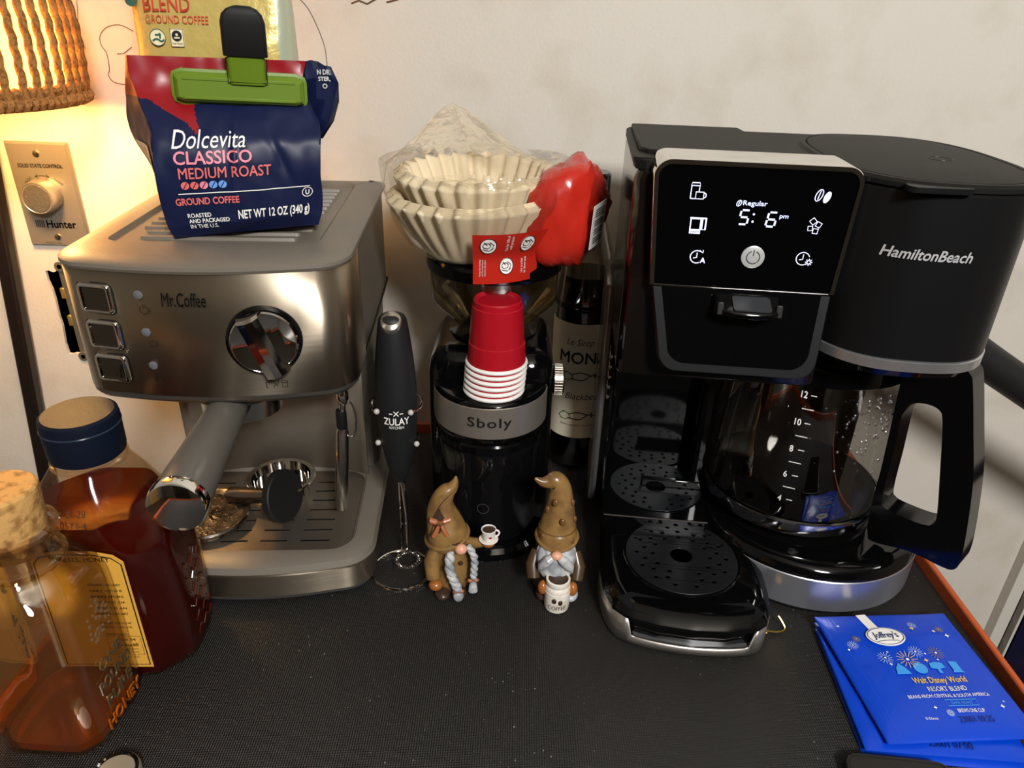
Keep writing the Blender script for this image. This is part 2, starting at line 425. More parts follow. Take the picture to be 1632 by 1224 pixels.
for nm, a in (('right', (TX1 - 0.006, TX1, TY0, TY1)), ('left', (TX0, TX0 + 0.006, TY0, TY1)), ('back', (TX0 + 0.006, TX1 - 0.006, TY1 - 0.006, TY1)), ('front', (TX0 + 0.006, TX1 - 0.006, TY0, TY0 + 0.006))):
    box('rim', *a, H0 - 0.03, H0 + 0.014, ORANGE, tb, bevel=0.002)
for lx in (TX0 + 0.02, TX1 - 0.05):
    for ly in (TY0 + 0.02, TY1 - 0.05):
        box('leg', lx, lx + 0.03, ly, ly + 0.03, 0, H0 - 0.008, BLACKM, tb, bevel=0.002)

# ------------------------------------------------------------------ espresso machine
MX, MY, MR = -0.228, 0.49, R(4)
def mg(u, v, z):                              # machine frame -> world
    return (MX + u * math.cos(MR) - v * math.sin(MR), MY + u * math.sin(MR) + v * math.cos(MR), z)
em = thing('espresso_machine', 'stainless steel espresso machine with chrome knob and three square buttons', 'espresso machine', (MX, MY, 0), MR)
def fy(x): return -0.006 + 0.010 * (x / 0.078) ** 2
def head_outline(yb=0.285, w=0.105):
    pts = [(-w, yb)]
    pts += [(-w, 0.06)]
    s = w / 0.105
    for i in range(9):                        # left front corner
        a = R(180 + 75 * i / 8)
        pts.append((-w + 0.03 + 0.03 * math.cos(a) * 1.0, 0.034 + 0.0305 * math.sin(a)))
    for i in range(1, 16):
        x = -0.078 + 0.156 * i / 16
        pts.append((x * s, fy(x)))
    for i in range(9):
        a = R(285 + 75 * i / 8)
        pts.append((w - 0.03 + 0.03 * math.cos(a), 0.034 + 0.0305 * math.sin(a)))
    pts += [(w, 0.06), (w, yb)]
    return pts                                # CCW seen from above
HC = (0, 0.13)
ho = polar(head_outline(), 160, HC)
# grey top cover with a recessed cup warmer
rec = polar(rrect(-0.080, 0.080, 0.042, 0.262, 0.012), 160, HC)
rec2 = polar(rrect(-0.077, 0.077, 0.045, 0.259, 0.010), 160, HC)
loft('top_cover', [at_z(inset(ho, 0.004), 0.3092), at_z(inset(ho, -0.0003), 0.3098), at_z(inset(ho, -0.0016), 0.3122), at_z(inset(ho, -0.0012), 0.3148), at_z(inset(ho, 0.002), 0.3168), at_z(inset(ho, 0.014), 0.3192), at_z(rec, 0.3194), at_z(rec2, 0.3162)], GREYP, em)
for i in range(13):
    y = 0.060 + i * 0.0145
    hw = 0.068 if i > 1 else 0.060
    loft('ridge', [at_z(rrect(-hw, hw, y - 0.0032, y + 0.0032, 0.003, 3), 0.3161), at_z(rrect(-hw + 0.001, hw - 0.001, y - 0.0022, y + 0.0022, 0.002, 3), 0.3186)], GREYP, em)
# stainless head, dark lower trim, side panels
front = [p for p in head_outline(0.075)]
ins = [(x * 0.985, y + 0.002) for x, y in front]
v = []; f = []
for z in (0.212, 0.3096):
    v += [(x, y, z) for x, y in front]
n = len(front)
f = [(i, i + 1, n + i + 1, n + i) for i in range(n - 1)]
fp = mesh('front_panel', v, f, STEEL, em)
sm = fp.modifiers.new('solid', 'SOLIDIFY'); sm.thickness = 0.0015; sm.offset = -1
core = polar([(x * 0.975, y + 0.0035 if y < 0.28 else y) for x, y in head_outline()], 160, HC)
loft('head_core', [at_z(inset(core, 0.004), 0.206), at_z(core, 0.209), at_z(core, 0.3090)], GREYP, em)
loft('head_trim', [at_z(inset(ho, 0.010), 0.2045), at_z(inset(ho, 0.003), 0.2055), at_z(inset(ho, 0.0005), 0.2085), at_z(inset(ho, 0.0005), 0.2118)], P('trim_grey', '57524B', 0.3, 0.6), em, cap1=False)
# rear column with splash back
loft('rear_column', [at_z(polar(rrect(-0.098, 0.098, 0.152, 0.283, 0.012), 64, (0, 0.21)), z) for z in (0.03, 0.206)], GREYP, em)
sb = []
for z in (0.044, 0.205):
    sb.append([(-0.090 + 0.18 * i / 24, 0.151 - 0.016 * (abs(i / 12 - 1) ** 3), z) for i in range(25)])
spl = loft('splash_back', sb, P('splash_steel', 'A49A8C', 0.36, 0.6), em, cap0=False, cap1=False, closed=False)
m_ = spl.modifiers.new('solid', 'SOLIDIFY'); m_.thickness = 0.001
# base: foot, steel band, grey rim, steel grate with slots
bo = polar(head_outline(0.285, 0.1075), 160, HC)
loft('foot', [at_z(inset(bo, 0.008), 0.0), at_z(inset(bo, 0.003), 0.003), at_z(inset(bo, 0.003), 0.008)], DKGREY, em)
loft('base_band', [at_z(inset(bo, 0.001), 0.008), at_z(bo, 0.0085), at_z(bo, 0.031), at_z(inset(bo, 0.001), 0.0315)], STEEL, em)
gr_o = polar(rrect(-0.086, 0.086, 0.020, 0.148, 0.02), 160, (0, 0.085))
bo2 = polar(head_outline(0.285, 0.1075), 160, (0, 0.085))
loft('tray_rim', [at_z(inset(bo2, 0.0015), 0.0315), at_z(inset(bo2, -0.0005), 0.034), at_z(inset(bo2, 0.002), 0.0395), at_z(inset(bo2, 0.008), 0.0425), at_z(inset(gr_o, -0.003), 0.0425), at_z(gr_o, 0.040), at_z(gr_o, 0.036)], GREYP, em, cap0=False, cap1=False)
slots = []
for r_ in range(7):
    y = 0.034 + 0.0155 * r_
    for c_, (sx0, sx1) in enumerate(((-0.072, -0.045), (-0.034, -0.009), (0.002, 0.027), (0.038, 0.066))):
        slots.append(rrect(sx0, sx1, y - 0.0013, y + 0.0013, 0.0012, 2))
flat('drip_grate', [(x * 0.995, y) for x, y in gr_o], slots, 0.001, plane((0, 0, 0.0385), (1, 0, 0), (0, 1, 0)), P('grate_steel', 'A89F92', 0.3, 0.9, bump=(500, 0.2)), em)
mesh('drip_pan', [(x, y, 0.0345) for x, y in gr_o], [tuple(range(160))], HOLE, em)
# controls
def on_panel(x, z, out=0.0):
    sl = 2 * 0.010 * x / 0.078 ** 2
    t = Vector((1, sl, 0)).normalized()
    return plane(Vector((x, fy(x), z)) + Vector((t.y, -t.x, 0)) * out, t, (0, 0, 1))
BTNF = P('button_face', '6E675F', 0.12, 1.0, bump=(120, 0.5))
for z in (0.2885, 0.2600, 0.2325):
    pf = on_panel(-0.074, z)
    ro = polar(rrect(-0.0125, 0.0125, -0.0108, 0.0108, 0.0035), 64)
    def rg(d, h): return [pf(x, y, h) for x, y in inset(ro, d)]
    b_ = loft('button', [rg(0.0022, 0.002), rg(0.003, 0.0012)], BTNF, em, cap0=False)
    fr_ = loft('button_frame', [rg(-0.001, 0.0), rg(-0.0008, 0.001), rg(0.0, 0.0022), rg(0.001, 0.0026), rg(0.002, 0.0024), rg(0.0023, 0.0008)], CHROME, b_, cap0=False, cap1=False)
    loft('button_gap', [rg(-0.0016, 0.0001), rg(-0.0016, 0.0003), rg(-0.0008, 0.0003)], INK, b_, cap0=False, cap1=False)
LED = P('indicator_lens', '63656A', 0.35)
for z in (0.2935, 0.2645, 0.2375):
    q = on_panel(-0.0415, z)
    lathe('indicator_light', [(0.0033, 0.0), (0.0033, 0.0006), (0.0026, 0.001), (0.0001, 0.0011)], LED, em, c=q(0, 0, 0), axis=q(0, 0, 1) - q(0, 0, 0), n=20)
q = on_panel(-0.039, 0.2825); ribbon('power_icon', [arc(0, 0, 0.0032, 125, 415), [(0, 0.001), (0, 0.0038)]], 0.0005, q, INK, em, 0.001)
q = on_panel(-0.0375, 0.2555); ribbon('cup_icon', [[(-0.0028, 0.002), (-0.0028, -0.002), (0.002, -0.002), (0.002, 0.002), (-0.0028, 0.002)], arc(0.002, 0, 0.0013, -90, 90, 8), [(-0.0005, 0.0028), (-0.0005, 0.0036)]], 0.0005, q, INK, em, 0.001)
cloud = [(0.0035 * math.cos(a) * (1 + 0.18 * math.cos(5 * a)), -0.0003 + 0.0028 * math.sin(a) * (1 + 0.18 * math.cos(5 * a))) for a in [2 * math.pi * i / 40 - 1.1 for i in range(34)]]
q = on_panel(-0.038, 0.2275); ribbon('steam_icon', [cloud, [(-0.001, 0.0005), (0, 0.0032), (0.001, 0.0005)]], 0.0005, q, INK, em, 0.001)
q = on_panel(0.047, 0.2220); ribbon('steam_icon', [[(x - 0.004, y) for x, y in cloud], [(-0.005, 0.0005), (-0.004, 0.0032), (-0.003, 0.0005)], [(0.0005, -0.0025), (0.002, 0.0028)], [(0.004, 0.0022), (0.0045, -0.003), (0.008, -0.003), (0.0085, 0.0022), (0.004, 0.0022)], [(0.0043, 0.0006), (0.0082, 0.0006)]], 0.0005, q, INK, em, 0.001)
q = on_panel(-0.0095, 0.2910); text('Mr.Coffee', 0.0315, 0.0105, q, INK, em, bold=0.005, shear=0.18, lift=0.0008)
# selector knob
kp = on_panel(0.043, 0.2585)
kn = Vector(kp(0, 0, 1)) - Vector(kp(0, 0, 0))
kb = lathe('knob', [(0.0245, 0.003), (0.0245, 0.0055), (0.0235, 0.0068), (0.0225, 0.0062), (0.0001, 0.006)], CHROME, em, c=kp(0, 0, 0), axis=kn, n=64, cap0=False)
lathe('knob_base', [(0.0275, 0.0), (0.0272, 0.003), (0.0255, 0.0042), (0.0235, 0.0042)], BLACKG, kb, c=kp(0, 0, 0), axis=kn, n=64, cap1=False)
ka = R(-20)
def kq(x, y, z): return kp(x * math.cos(ka) - y * math.sin(ka) * -1, -x * math.sin(ka) * -1 * -1 + y * math.cos(ka), z)
prof = [(-0.0095, 0.006), (-0.0085, 0.015), (-0.002, 0.0195), (0.0035, 0.0195), (0.0075, 0.015), (0.009, 0.006)]
rk = []
for yy, sc in ((-0.0255, 0.80), (-0.0245, 1.0), (0.0, 1.06), (0.0225, 1.0), (0.0245, 0.75)):
    rk.append([kq(x, yy, 0.006 + (z - 0.006) * sc) for x, z in prof])
loft('knob_grip', rk, CHROME, kb, smooth=25)
# group head and spout
lathe('group_head', [(0.030, 0.190), (0.040, 0.191), (0.044, 0.197), (0.045, 0.2045)], P('group_grey', '4F4B46', 0.35, 0.3), em, c=(0, 0.055, 0), n=48)
lathe('group_ring', [(0.044, 0.1985), (0.047, 0.200), (0.047, 0.2045)], STEEL_V, em, c=(0, 0.055, 0), n=48, cap0=False, cap1=False)
box('spout_block', 0.030, 0.048, 0.060, 0.078, 0.186, 0.2045, BLACKG, em, bevel=0.002)
# steam wand
wx, wy = 0.086, 0.052
w_ = tube('steam_wand', [(wx, wy, 0.206), (wx, wy, 0.19), (wx - 0.001, wy, 0.175), (wx - 0.003, wy, 0.155)], [0.0035, 0.0035, 0.003, 0.003], CHROME, em)
lathe('wand_joint', [(0.0045, 0.150), (0.0048, 0.152), (0.0048, 0.165), (0.004, 0.168)], BLACKM, w_, c=(wx - 0.003, wy, 0), n=20)
tube('wand_sleeve', [(wx - 0.003, wy, 0.150), (wx - 0.0035, wy, 0.145), (wx - 0.010, wy, 0.064), (wx - 0.010, wy, 0.062)], [0.0045, 0.0058, 0.0062, 0.005], STEEL_V, w_, n=20)
ring = [(wx + 0.004 + 0.0055 * math.cos(a) * 1.0, wy + 0.001 * math.cos(a), 0.158 + 0.018 * math.sin(a)) for a in [2 * math.pi * i / 28 for i in range(28)]]
tube('wand_tab', ring, 0.0010, STEEL_V, w_, n=8, closed=True)
ball('wand_elbow', (wx - 0.0005, wy, 0.182), (0.0055, 0.0055, 0.010), CHROME, w_)

# ------------------------------------------------------------------ portafilter locked into the machine
pf_ = thing('portafilter', 'portafilter with thick grey handle and chrome end cap jutting from the machine', 'portafilter', mg(0, 0.055, 0.195), MR)
A = Vector((0.002, -0.030, -0.003)); B = Vector((0.005, -0.172, -0.006))
d = (B - A)
hb = tube('handle', [A + d * t for t in (0, 0.04, 0.12, 0.5, 0.85, 0.93)], [0.011, 0.0135, 0.0145, 0.0165, 0.0185, 0.0185], P('handle_grey', '5E5A54', 0.38, bump=(1200, 0.1)), pf_, n=32)
lathe('end_cap', [(0.0186, 0.0), (0.0196, 0.001), (0.0196, 0.007), (0.0185, 0.010), (0.014, 0.0115), (0.006, 0.0124), (0.0001, 0.0126)], CHROME, pf_, c=A + d * 0.92, axis=d, n=40)
lathe('holder_ring', [(0.024, -0.026), (0.033, -0.024), (0.034, -0.004), (0.034, 0.002)], STEEL_V, pf_, n=40)
lathe('handle_collar', [(0.0135, 0.0), (0.0150, 0.001), (0.0150, 0.006), (0.0135, 0.007)], BLACKM, pf_, c=A - d * 0.02, axis=d, n=32)

# ------------------------------------------------------------------ loose coffee tools on the drip tray
GZ = 0.0396
tp = thing('coffee_tamper', 'coffee tamper with black round face lying on the drip tray', 'tamper', mg(0.012, 0.062, GZ), MR)
axd = Vector((0.90, -0.36, 0.24)).normalized()
tc_ = Vector((0.006, 0.006, 0.0258))
lathe('tamper_face', [(0.0245, -0.004), (0.0255, -0.003), (0.0255, 0.003), (0.0245, 0.0042), (0.0001, 0.0045)], BLACKR, tp, c=tc_, axis=axd, n=40)
tube('handle', [tc_ - axd * t for t in (0.004, 0.010, 0.018, 0.045, 0.062, 0.066)], [0.012, 0.0085, 0.0075, 0.008, 0.0085, 0.006], P('tamper_metal', '8A7E70', 0.25, 1.0), tp, n=20)
fb = thing('filter_basket', 'round perforated metal filter basket behind the tamper', 'filter basket', mg(0.008, 0.105, GZ), MR)
lathe('cup', [(0.0001, 0.001), (0.024, 0.0), (0.026, 0.002), (0.0290, 0.020), (0.033, 0.0215), (0.0335, 0.0225), (0.0325, 0.0232), (0.0285, 0.0225), (0.0265, 0.012), (0.0245, 0.003), (0.0001, 0.0025)], CHROME, fb, n=48, cap0=False, cap1=False)
ds = thing('coffee_dish', 'shallow round metal dish with used coffee residue under the portafilter handle', 'dish', mg(-0.053, 0.064, GZ), MR)
lathe('dish_body', [(0.0001, 0.0005), (0.030, 0.0), (0.036, 0.003), (0.0385, 0.009), (0.0375, 0.0108), (0.0355, 0.0098), (0.032, 0.0075)], P('dish_metal', '8A8378', 0.25, 1.0, bump=(200, 0.3)), ds, n=48, cap0=False, cap1=False)
gv = [(0, 0, 0.0088)]; gf = []
for i in range(1, 9):
    for j in range(40):
        a = 2 * math.pi * j / 40; r_ = 0.0335 * i / 8
        gv.append((r_ * math.cos(a), r_ * math.sin(a), 0.0078 + 0.0022 * noise.noise(Vector((r_ * math.cos(a) * 260, r_ * math.sin(a) * 260, 3)))))
for j in range(40): gf.append((0, 1 + j, 1 + (j + 1) % 40))
for i in range(7):
    for j in range(40):
        a0 = 1 + i * 40 + j; a1 = 1 + i * 40 + (j + 1) % 40
        gf.append((a0, a0 + 40, a1 + 40, a1))
mesh('coffee_residue', gv, gf, P('wet_coffee', '1E1813', 0.18, bump=(300, 0.9), var=(60, '4A3E30', 0.5, 0.75)), ds)

# ------------------------------------------------------------------ navy coffee bag on the machine
bx_, by_, bz_ = mg(0.022, 0.063, 0.3187)
BR = MR + R(12)
bag = thing('coffee_bag', 'navy and red ground coffee bag pinched shut by a green clip', 'coffee bag', (bx_, by_, bz_), BR)
# levels: z, front-left, front-right, back-right, back-left as (x, y, dz)
LV = [(0.000, (-0.054, 0.002, 0), (0.054, 0.002, 0.006), (0.052, 0.056, 0.006), (-0.052, 0.056, 0)),
      (0.012, (-0.057, -0.002, 0), (0.057, -0.001, 0.006), (0.056, 0.060, 0.006), (-0.057, 0.060, 0)),
      (0.040, (-0.058, -0.006, 0), (0.060, -0.004, 0.004), (0.060, 0.063, 0.004), (-0.069, 0.060, 0)),
      (0.066, (-0.057, -0.004, 0), (0.062, -0.002, 0.002), (0.064, 0.063, 0.002), (-0.080, 0.057, 0)),
      (0.079, (-0.056, 0.002, 0), (0.061, 0.004, 0), (0.064, 0.060, 0), (-0.081, 0.055, 0)),
      (0.092, (-0.062, 0.015, 0), (0.056, 0.014, 0), (0.060, 0.052, 0), (-0.079, 0.052, 0)),
      (0.103, (-0.066, 0.027, 0), (0.052, 0.025, 0), (0.056, 0.040, 0), (-0.076, 0.046, 0)),
      (0.114, (-0.069, 0.033, 0), (0.053, 0.028, 0), (0.055, 0.032, 0), (-0.073, 0.040, 0)),
      (0.1265, (-0.069, 0.035, 0), (0.055, 0.029, -0.002), (0.055, 0.0305, -0.002), (-0.070, 0.0375, 0))]
rows = []
for L in LV: rows.append(tuple([L[0]] + [c for q_ in L[1:] for c in q_]))
rows = spline(rows, 14)
NF, NS = 90, 14
def bag_point(row, side, s):
    z = row[0]; c = [row[1 + 3 * i:4 + 3 * i] for i in range(4)]
    a, b = c[side], c[(side + 1) % 4]
    x, y, dz = (a[k] + (b[k] - a[k]) * s for k in range(3))
    full = max(0, min(1, (0.105 - z) / 0.05)) * min(1, z / 0.01)
    bul = math.sin(math.pi * s) * 0.006 * full
    if side == 0: y -= bul * 0.8
    elif side == 2: y += bul
    elif side == 1: x -= bul * 0.8 * (1 if z < 0.09 else 0)
    else: x += bul * 0.4
    w = noise.noise(Vector((x * 38, y * 38, z * 30))) * 0.0022 + noise.noise(Vector((x * 95 + 7, y * 95, z * 60))) * 0.0009
    w *= min(1, z / 0.012)
    if side == 0 and 0.02 < z < 0.10:
        w -= 0.0016 * math.exp(-((x + 0.003 - 0.12 * (z - 0.05)) / 0.0018) ** 2) * math.sin(math.pi * (z - 0.02) / 0.08)
        w += 0.0014 * math.exp(-((x - 0.030 + 0.35 * (z - 0.06)) / 0.0035) ** 2) * math.sin(math.pi * (z - 0.02) / 0.08)
    if side == 0: y += w
    elif side == 2: y -= w
    elif side == 1: x += w
    else: x -= w
    return Vector((x, y, z + dz))
v = []; uv = []
for rw in rows:
    for side, nn in ((0, NF), (1, NS), (2, NF), (3, NS)):
        for i in range(nn):
            v.append(bag_point(rw, side, i / nn)); uv.append((side, i / nn, rw[0]))
PER = 2 * NF + 2 * NS
f = []; fm = []
def red_zone(side, s, z):
    if side == 0:
        K = ((0.0, 0.099), (0.06, 0.098), (0.12, 0.092), (0.18, 0.087), (0.22, 0.083), (0.25, 0.0765), (0.265, 0.0765), (0.285, 0.086), (0.32, 0.098), (0.38, 0.106), (1.01, 0.108))
        for (s0, l0), (s1_, l1) in zip(K, K[1:]):
            if s0 <= s <= s1_: return z > l0 + (l1 - l0) * (s - s0) / (s1_ - s0)
        return z > 0.108
    if side == 3: return z > 0.099
    if side == 1: return False
    return z > 0.118
for i in range(len(rows) - 1):
    for j in range(PER):
        k = (j + 1) % PER
        f.append((i * PER + j, i * PER + k, (i + 1) * PER + k, (i + 1) * PER + j))
        sd, s, z = uv[i * PER + j]
        fm.append(1 if red_zone(sd, s + 0.5 / NF, (z + rows[i + 1][0]) / 2) else (2 if (sd == 3 and z < 0.036) else 0))
f.append(tuple(range(PER))[::-1]); fm.append(0)
f.append(tuple((len(rows) - 1) * PER + j for j in range(PER))); fm.append(1)
NAVY = P('navy_foil', '121A3C', 0.42, spec=0.3)
REDF = P('red_foil', '8E121C', 0.34, coat=0.1)
mesh('bag_body', v, f, NAVY, bag, smooth=60, mats=[NAVY, REDF, P('cream_foil', 'D8CDBE', 0.35)], fm=fm)
def row_at(z):
    for a, b in zip(rows, rows[1:]):
        if a[0] <= z <= b[0]:
            t = (z - a[0]) / max(1e-9, b[0] - a[0]); return tuple(p + (q_ - p) * t for p, q_ in zip(a, b))
    return rows[-1]
def on_bag(s, zc, rot=0.0):
    """map on the front of the bag, x along the width, y up; centred on fraction s, height zc"""
    W_ = 0.117
    def mp(x, y, z=0):
        xx = x * math.cos(rot) - y * math.sin(rot); yy = x * math.sin(rot) + y * math.cos(rot)
        p = bag_point(row_at(max(0.001, zc + yy)), 0, max(0, min(1, s + xx / W_)))
        return p + Vector((0, -0.0009 - z, 0.0002))
    return mp
PINK = P('pink_print', 'E9899C', 0.5); SKY = P('blue_print', '6FA0EA', 0.5); CORAL = P('coral_print', 'E0706A', 0.5)
text('Dolcevita', 0.050, 0.0125, on_bag(0.325, 0.073), WHITE, bag, shear=0.22)
text('CLASSICO', 0.053, 0.0090, on_bag(0.345, 0.0605), PINK, bag, bold=0.012)
text('MEDIUM ROAST', 0.064, 0.0080, on_bag(0.41, 0.0495), CORAL, bag, bold=0.008)
for i in range(5):
    mp = on_bag(0.165 + 0.0555 * i, 0.0405)
    bean = flat('bean_print', circ(0, 0, 0.0029, 14), [], 0.0001, mp, (CORAL, CORAL, PINK, SKY, SKY)[i], bag, smooth=0)
    ribbon('bean_line', [[(-0.0012, -0.0022), (-0.0003, -0.0005), (0.0005, 0.0006), (0.0014, 0.0022)]], 0.0006, mp, NAVY, bean, 0.0004)
ribbon('print_rule', [[(-0.047 + 0.094 * i / 20, 0) for i in range(21)]], 0.0007, on_bag(0.52, 0.0345), WHITE, bag)
text('GROUND COFFEE', 0.045, 0.0052, on_bag(0.285, 0.0285), CORAL, bag, bold=0.02)
for k, t_ in enumerate(('ROASTED', 'AND PACKAGED', 'IN THE U.S.')):
    w_ = (0.017, 0.030, 0.021)[k]
    text(t_, w_, 0.0032, on_bag(0.145 + w_ / 0.117 / 2, 0.0175 - 0.0044 * k), WHITE, bag, bold=0.015)
text('NET WT 12 OZ (340 g)', 0.0535, 0.0092, on_bag(0.69, 0.0150), WHITE, bag, bold=0.02)
mp = on_bag(0.905, 0.0295); ribbon('kosher_mark', [arc(0, 0, 0.0038, 0, 360, 24)], 0.0006, mp, WHITE, bag)
text('U', 0.0028, 0.0040, mp, WHITE, bag, bold=0.02)
# barcode label on the left gusset
def on_gusset(sc, zc):
    def mp(x, y, z=0):
        p = bag_point(row_at(max(0.001, zc + y)), 3, max(0, min(1, sc + x / 0.06)))
        return p + Vector((-0.0008 - z, 0, 0))
    return mp
bq = on_gusset(0.45, 0.052)
bv = [bq(-0.016 + 0.032 * i / 6, -0.015 + 0.03 * j / 8) for j in range(9) for i in range(7)]
bl = mesh('barcode_label', bv, [(j * 7 + i, j * 7 + i + 1, j * 7 + i + 8, j * 7 + i + 7) for j in range(8) for i in range(6)], WHITEP, bag)
ribbon('barcode_lines', [[(-0.012 + 0.002 * i, -0.010 + 0.002 * j) for j in range(12)] for i in (0, 1, 3, 4, 6, 8, 9, 11)], 0.0007, bq, INK, bl, 0.0006)
# folded back flap at the right
fv = []
for i, (zz, x0, x1) in enumerate(((0.070, 0.055, 0.062), (0.082, 0.054, 0.072), (0.096, 0.052, 0.078), (0.110, 0.050, 0.080), (0.122, 0.048, 0.075))):
    for t in range(6): fv.append((x0 + (x1 - x0) * t / 5, 0.040 + 0.006 * math.sin(t * 1.1 + i), zz + 0.002 * math.sin(t)))
fl = mesh('folded_flap', fv, [(j * 6 + i, j * 6 + i + 1, j * 6 + i + 7, j * 6 + i + 6) for j in range(4) for i in range(5)], NAVY, bag)
m_ = fl.modifiers.new('solid', 'SOLIDIFY'); m_.thickness = 0.0025
for k, t_ in enumerate(('N DR.', 'STER,', 'O')):
    text(t_, (0.010, 0.009, 0.0035)[k], 0.0034, plane((0.069, 0.0335, 0.1165 - 0.005 * k), (1, 0, 0), (0, 0, 1)), WHITE, bag, bold=0.02)

# ------------------------------------------------------------------ bag clip
GREEN = P('green_clip_plastic', '617C18', 0.45)
cl = thing('bag_clip', 'lime green bag clip with black rubber tipped handles on the navy bag', 'bag clip', mg(0.025, 0.085, 0.424), BR)
cr = R(-2.5)
def cq(x, z): return (x * math.cos(cr) - z * math.sin(cr), x * math.sin(cr) + z * math.cos(cr))
def jaw(nm, ysign, y0, xo):
    def P3(x, y, z):
        X, Z = cq(x, z); return (X, y, Z)
    o1 = polar(rrect(-0.0475, 0.0475, -0.0125, 0.0125, 0.006), 72)
    j = loft(nm, [[P3(x, y0, z) for x, z in o1], [P3(x, y0 + ysign * 0.004, z) for x, z in o1], [P3(x, y0 + ysign * 0.0045, z) for x, z in inset(o1, 0.002)],
                  [P3(x, y0 + ysign * 0.009, z) for x, z in inset(o1, 0.0035)], [P3(x, y0 + ysign * 0.0105, z) for x, z in inset(o1, 0.0055)]], GREEN, cl)
    for zz in (0.0065, -0.0065):
        obox('jaw_rib', P3(0, y0 + ysign * 0.0102, zz), (0.039, 0, -0.039 * math.tan(-cr)), (0, 0.0008, 0), (0, 0, 0.0012), GREEN, j, bevel=0.0005)
    lv = [P3(0, 0, 0)]
    lean = 0.006 if ysign < 0 else 0.010
    rgs = []
    for k, (zz, hw, th) in enumerate(((0.004, 0.0125, 0.004), (0.010, 0.0128, 0.004), (0.032, 0.0130, 0.004))):
        cy = y0 + ysign * (0.008 + lean * (zz / 0.03))
        rgs.append([P3(xo + x, cy + yy, zz) for x, yy in rrect(-hw, hw, -th, th, 0.003, 4)])
    lev = loft('lever', rgs, GREEN, j, smooth=50)
    rgs = []
    for zz, hw, th in ((0.023, 0.0148, 0.0055), (0.024, 0.0152, 0.006), (0.045, 0.0150, 0.006), (0.050, 0.0135, 0.0058), (0.0535, 0.010, 0.005), (0.0555, 0.005, 0.003)):
        cy = y0 + ysign * (0.008 + lean * (zz / 0.03))
        rgs.append([P3(xo + x, cy + yy, zz) for x, yy in rrect(-hw, hw, -th, th, 0.0029, 4)])
    loft('rubber_tip', rgs, BLACKR, j, smooth=50)
    tube('spring_wire', [P3(xo - 0.0135, y0 + ysign * 0.014, 0.022), P3(xo - 0.0135, y0 + ysign * 0.0125, 0.0055), P3(xo + 0.0135, y0 + ysign * 0.0125, 0.0055), P3(xo + 0.0135, y0 + ysign * 0.014, 0.022)], 0.0007, CHROME, j, n=6)
jaw('front_jaw', -1, 0.0005, 0.006)
jaw('back_jaw', 1, 0.0105, 0.004)

# ------------------------------------------------------------------ pale gold coffee bag behind
b2 = thing('coffee_bag', 'pale gold ground coffee bag with red lettering standing behind the navy bag', 'coffee bag', mg(-0.026, 0.215, 0.3187), MR)
GOLD = P('gold_foil', 'C9B468', 0.30, 0.2, coat=0.15, bump=(60, 1.6))
SILV = P('pale_green_foil', 'B9BFA6', 0.28, 0.3, bump=(60, 0.6))
v = []; f = []; fm = []
n2, m2 = 30, 26
for j in range(m2 + 1):
    t = j / m2; z = 0.235 * t
    dep = 0.026 * (1 - 0.9 * max(0, (t - 0.45) / 0.55) ** 1.3)
    for i in range(n2):
        a = 2 * math.pi * i / n2
        ca, sa = math.cos(a), math.sin(a)
        x = 0.067 * math.copysign(abs(ca) ** 0.45, ca); y = dep * math.copysign(abs(sa) ** 0.6, sa)
        y += 0.0009 * noise.noise(Vector((x * 40, y * 20, z * 25)))
        x *= 1 - 0.05 * max(0, t - 0.6) * (1 if x > 0 else 0.2)
        v.append((x, y, z))
for j in range(m2):
    for i in range(n2):
        k = (i + 1) % n2
        f.append((j * n2 + i, j * n2 + k, (j + 1) * n2 + k, (j + 1) * n2 + i)); fm.append(1 if (v[j * n2 + i][0] > 0.050) else 0)
f.append(tuple(range(n2))[::-1]); f.append(tuple(m2 * n2 + i for i in range(n2))); fm += [0, 0]
mesh('bag_body', v, f, GOLD, b2, smooth=50, mats=[GOLD, SILV], fm=fm)
REDP = P('red_print', 'C4452C', 0.5); GRNP = P('green_print', '2E5B4A', 0.5)
def on_b2(x, z):
    def mp(px, pz, h=0):
        t = (z + pz) / 0.235; dep = 0.026 * (1 - 0.9 * max(0, (t - 0.45) / 0.55) ** 1.3)
        return Vector((x + px, -dep - 0.0011 - h, z + pz))
    return mp
text('BLEND', 0.038, 0.011, on_b2(-0.033, 0.1600), REDP, b2, bold=0.01)
text('GROUND COFFEE', 0.052, 0.0062, on_b2(-0.0255, 0.1485), REDP, b2)
mp = on_b2(-0.043, 0.1345)
em1 = flat('emblem', circ(0, 0, 0.0065, 24), [], 0.0001, mp, P('emblem_cream', 'E8DFB8', 0.5), b2)
ribbon('emblem_ring', [arc(0, 0, 0.0064, 0, 360, 30)], 0.0006, mp, GRNP, em1, 0.0006)
ribbon('emblem_leaf', [spline([(-0.0045, -0.0028), (-0.001, -0.0012), (0.003, -0.003), (0.0052, -0.0015)], 5), [(-0.002, 0.002), (0.003, 0.002)], [(0.002, 0.0035), (0.002, -0.001)]], 0.0014, mp, GRNP, em1, 0.0006)
mp = on_b2(-0.027, 0.1345)
em2 = flat('emblem', rrect(-0.0055, 0.0055, -0.0072, 0.0072, 0.001, 2), [], 0.0001, mp, P('emblem_cream', 'E8DFB8', 0.5), b2)
ribbon('emblem_frame', [[(-0.0052, -0.0068), (0.0052, -0.0068), (0.0052, 0.0068), (-0.0052, 0.0068), (-0.0052, -0.0068)]], 0.0005, mp, INK, em2, 0.0006)
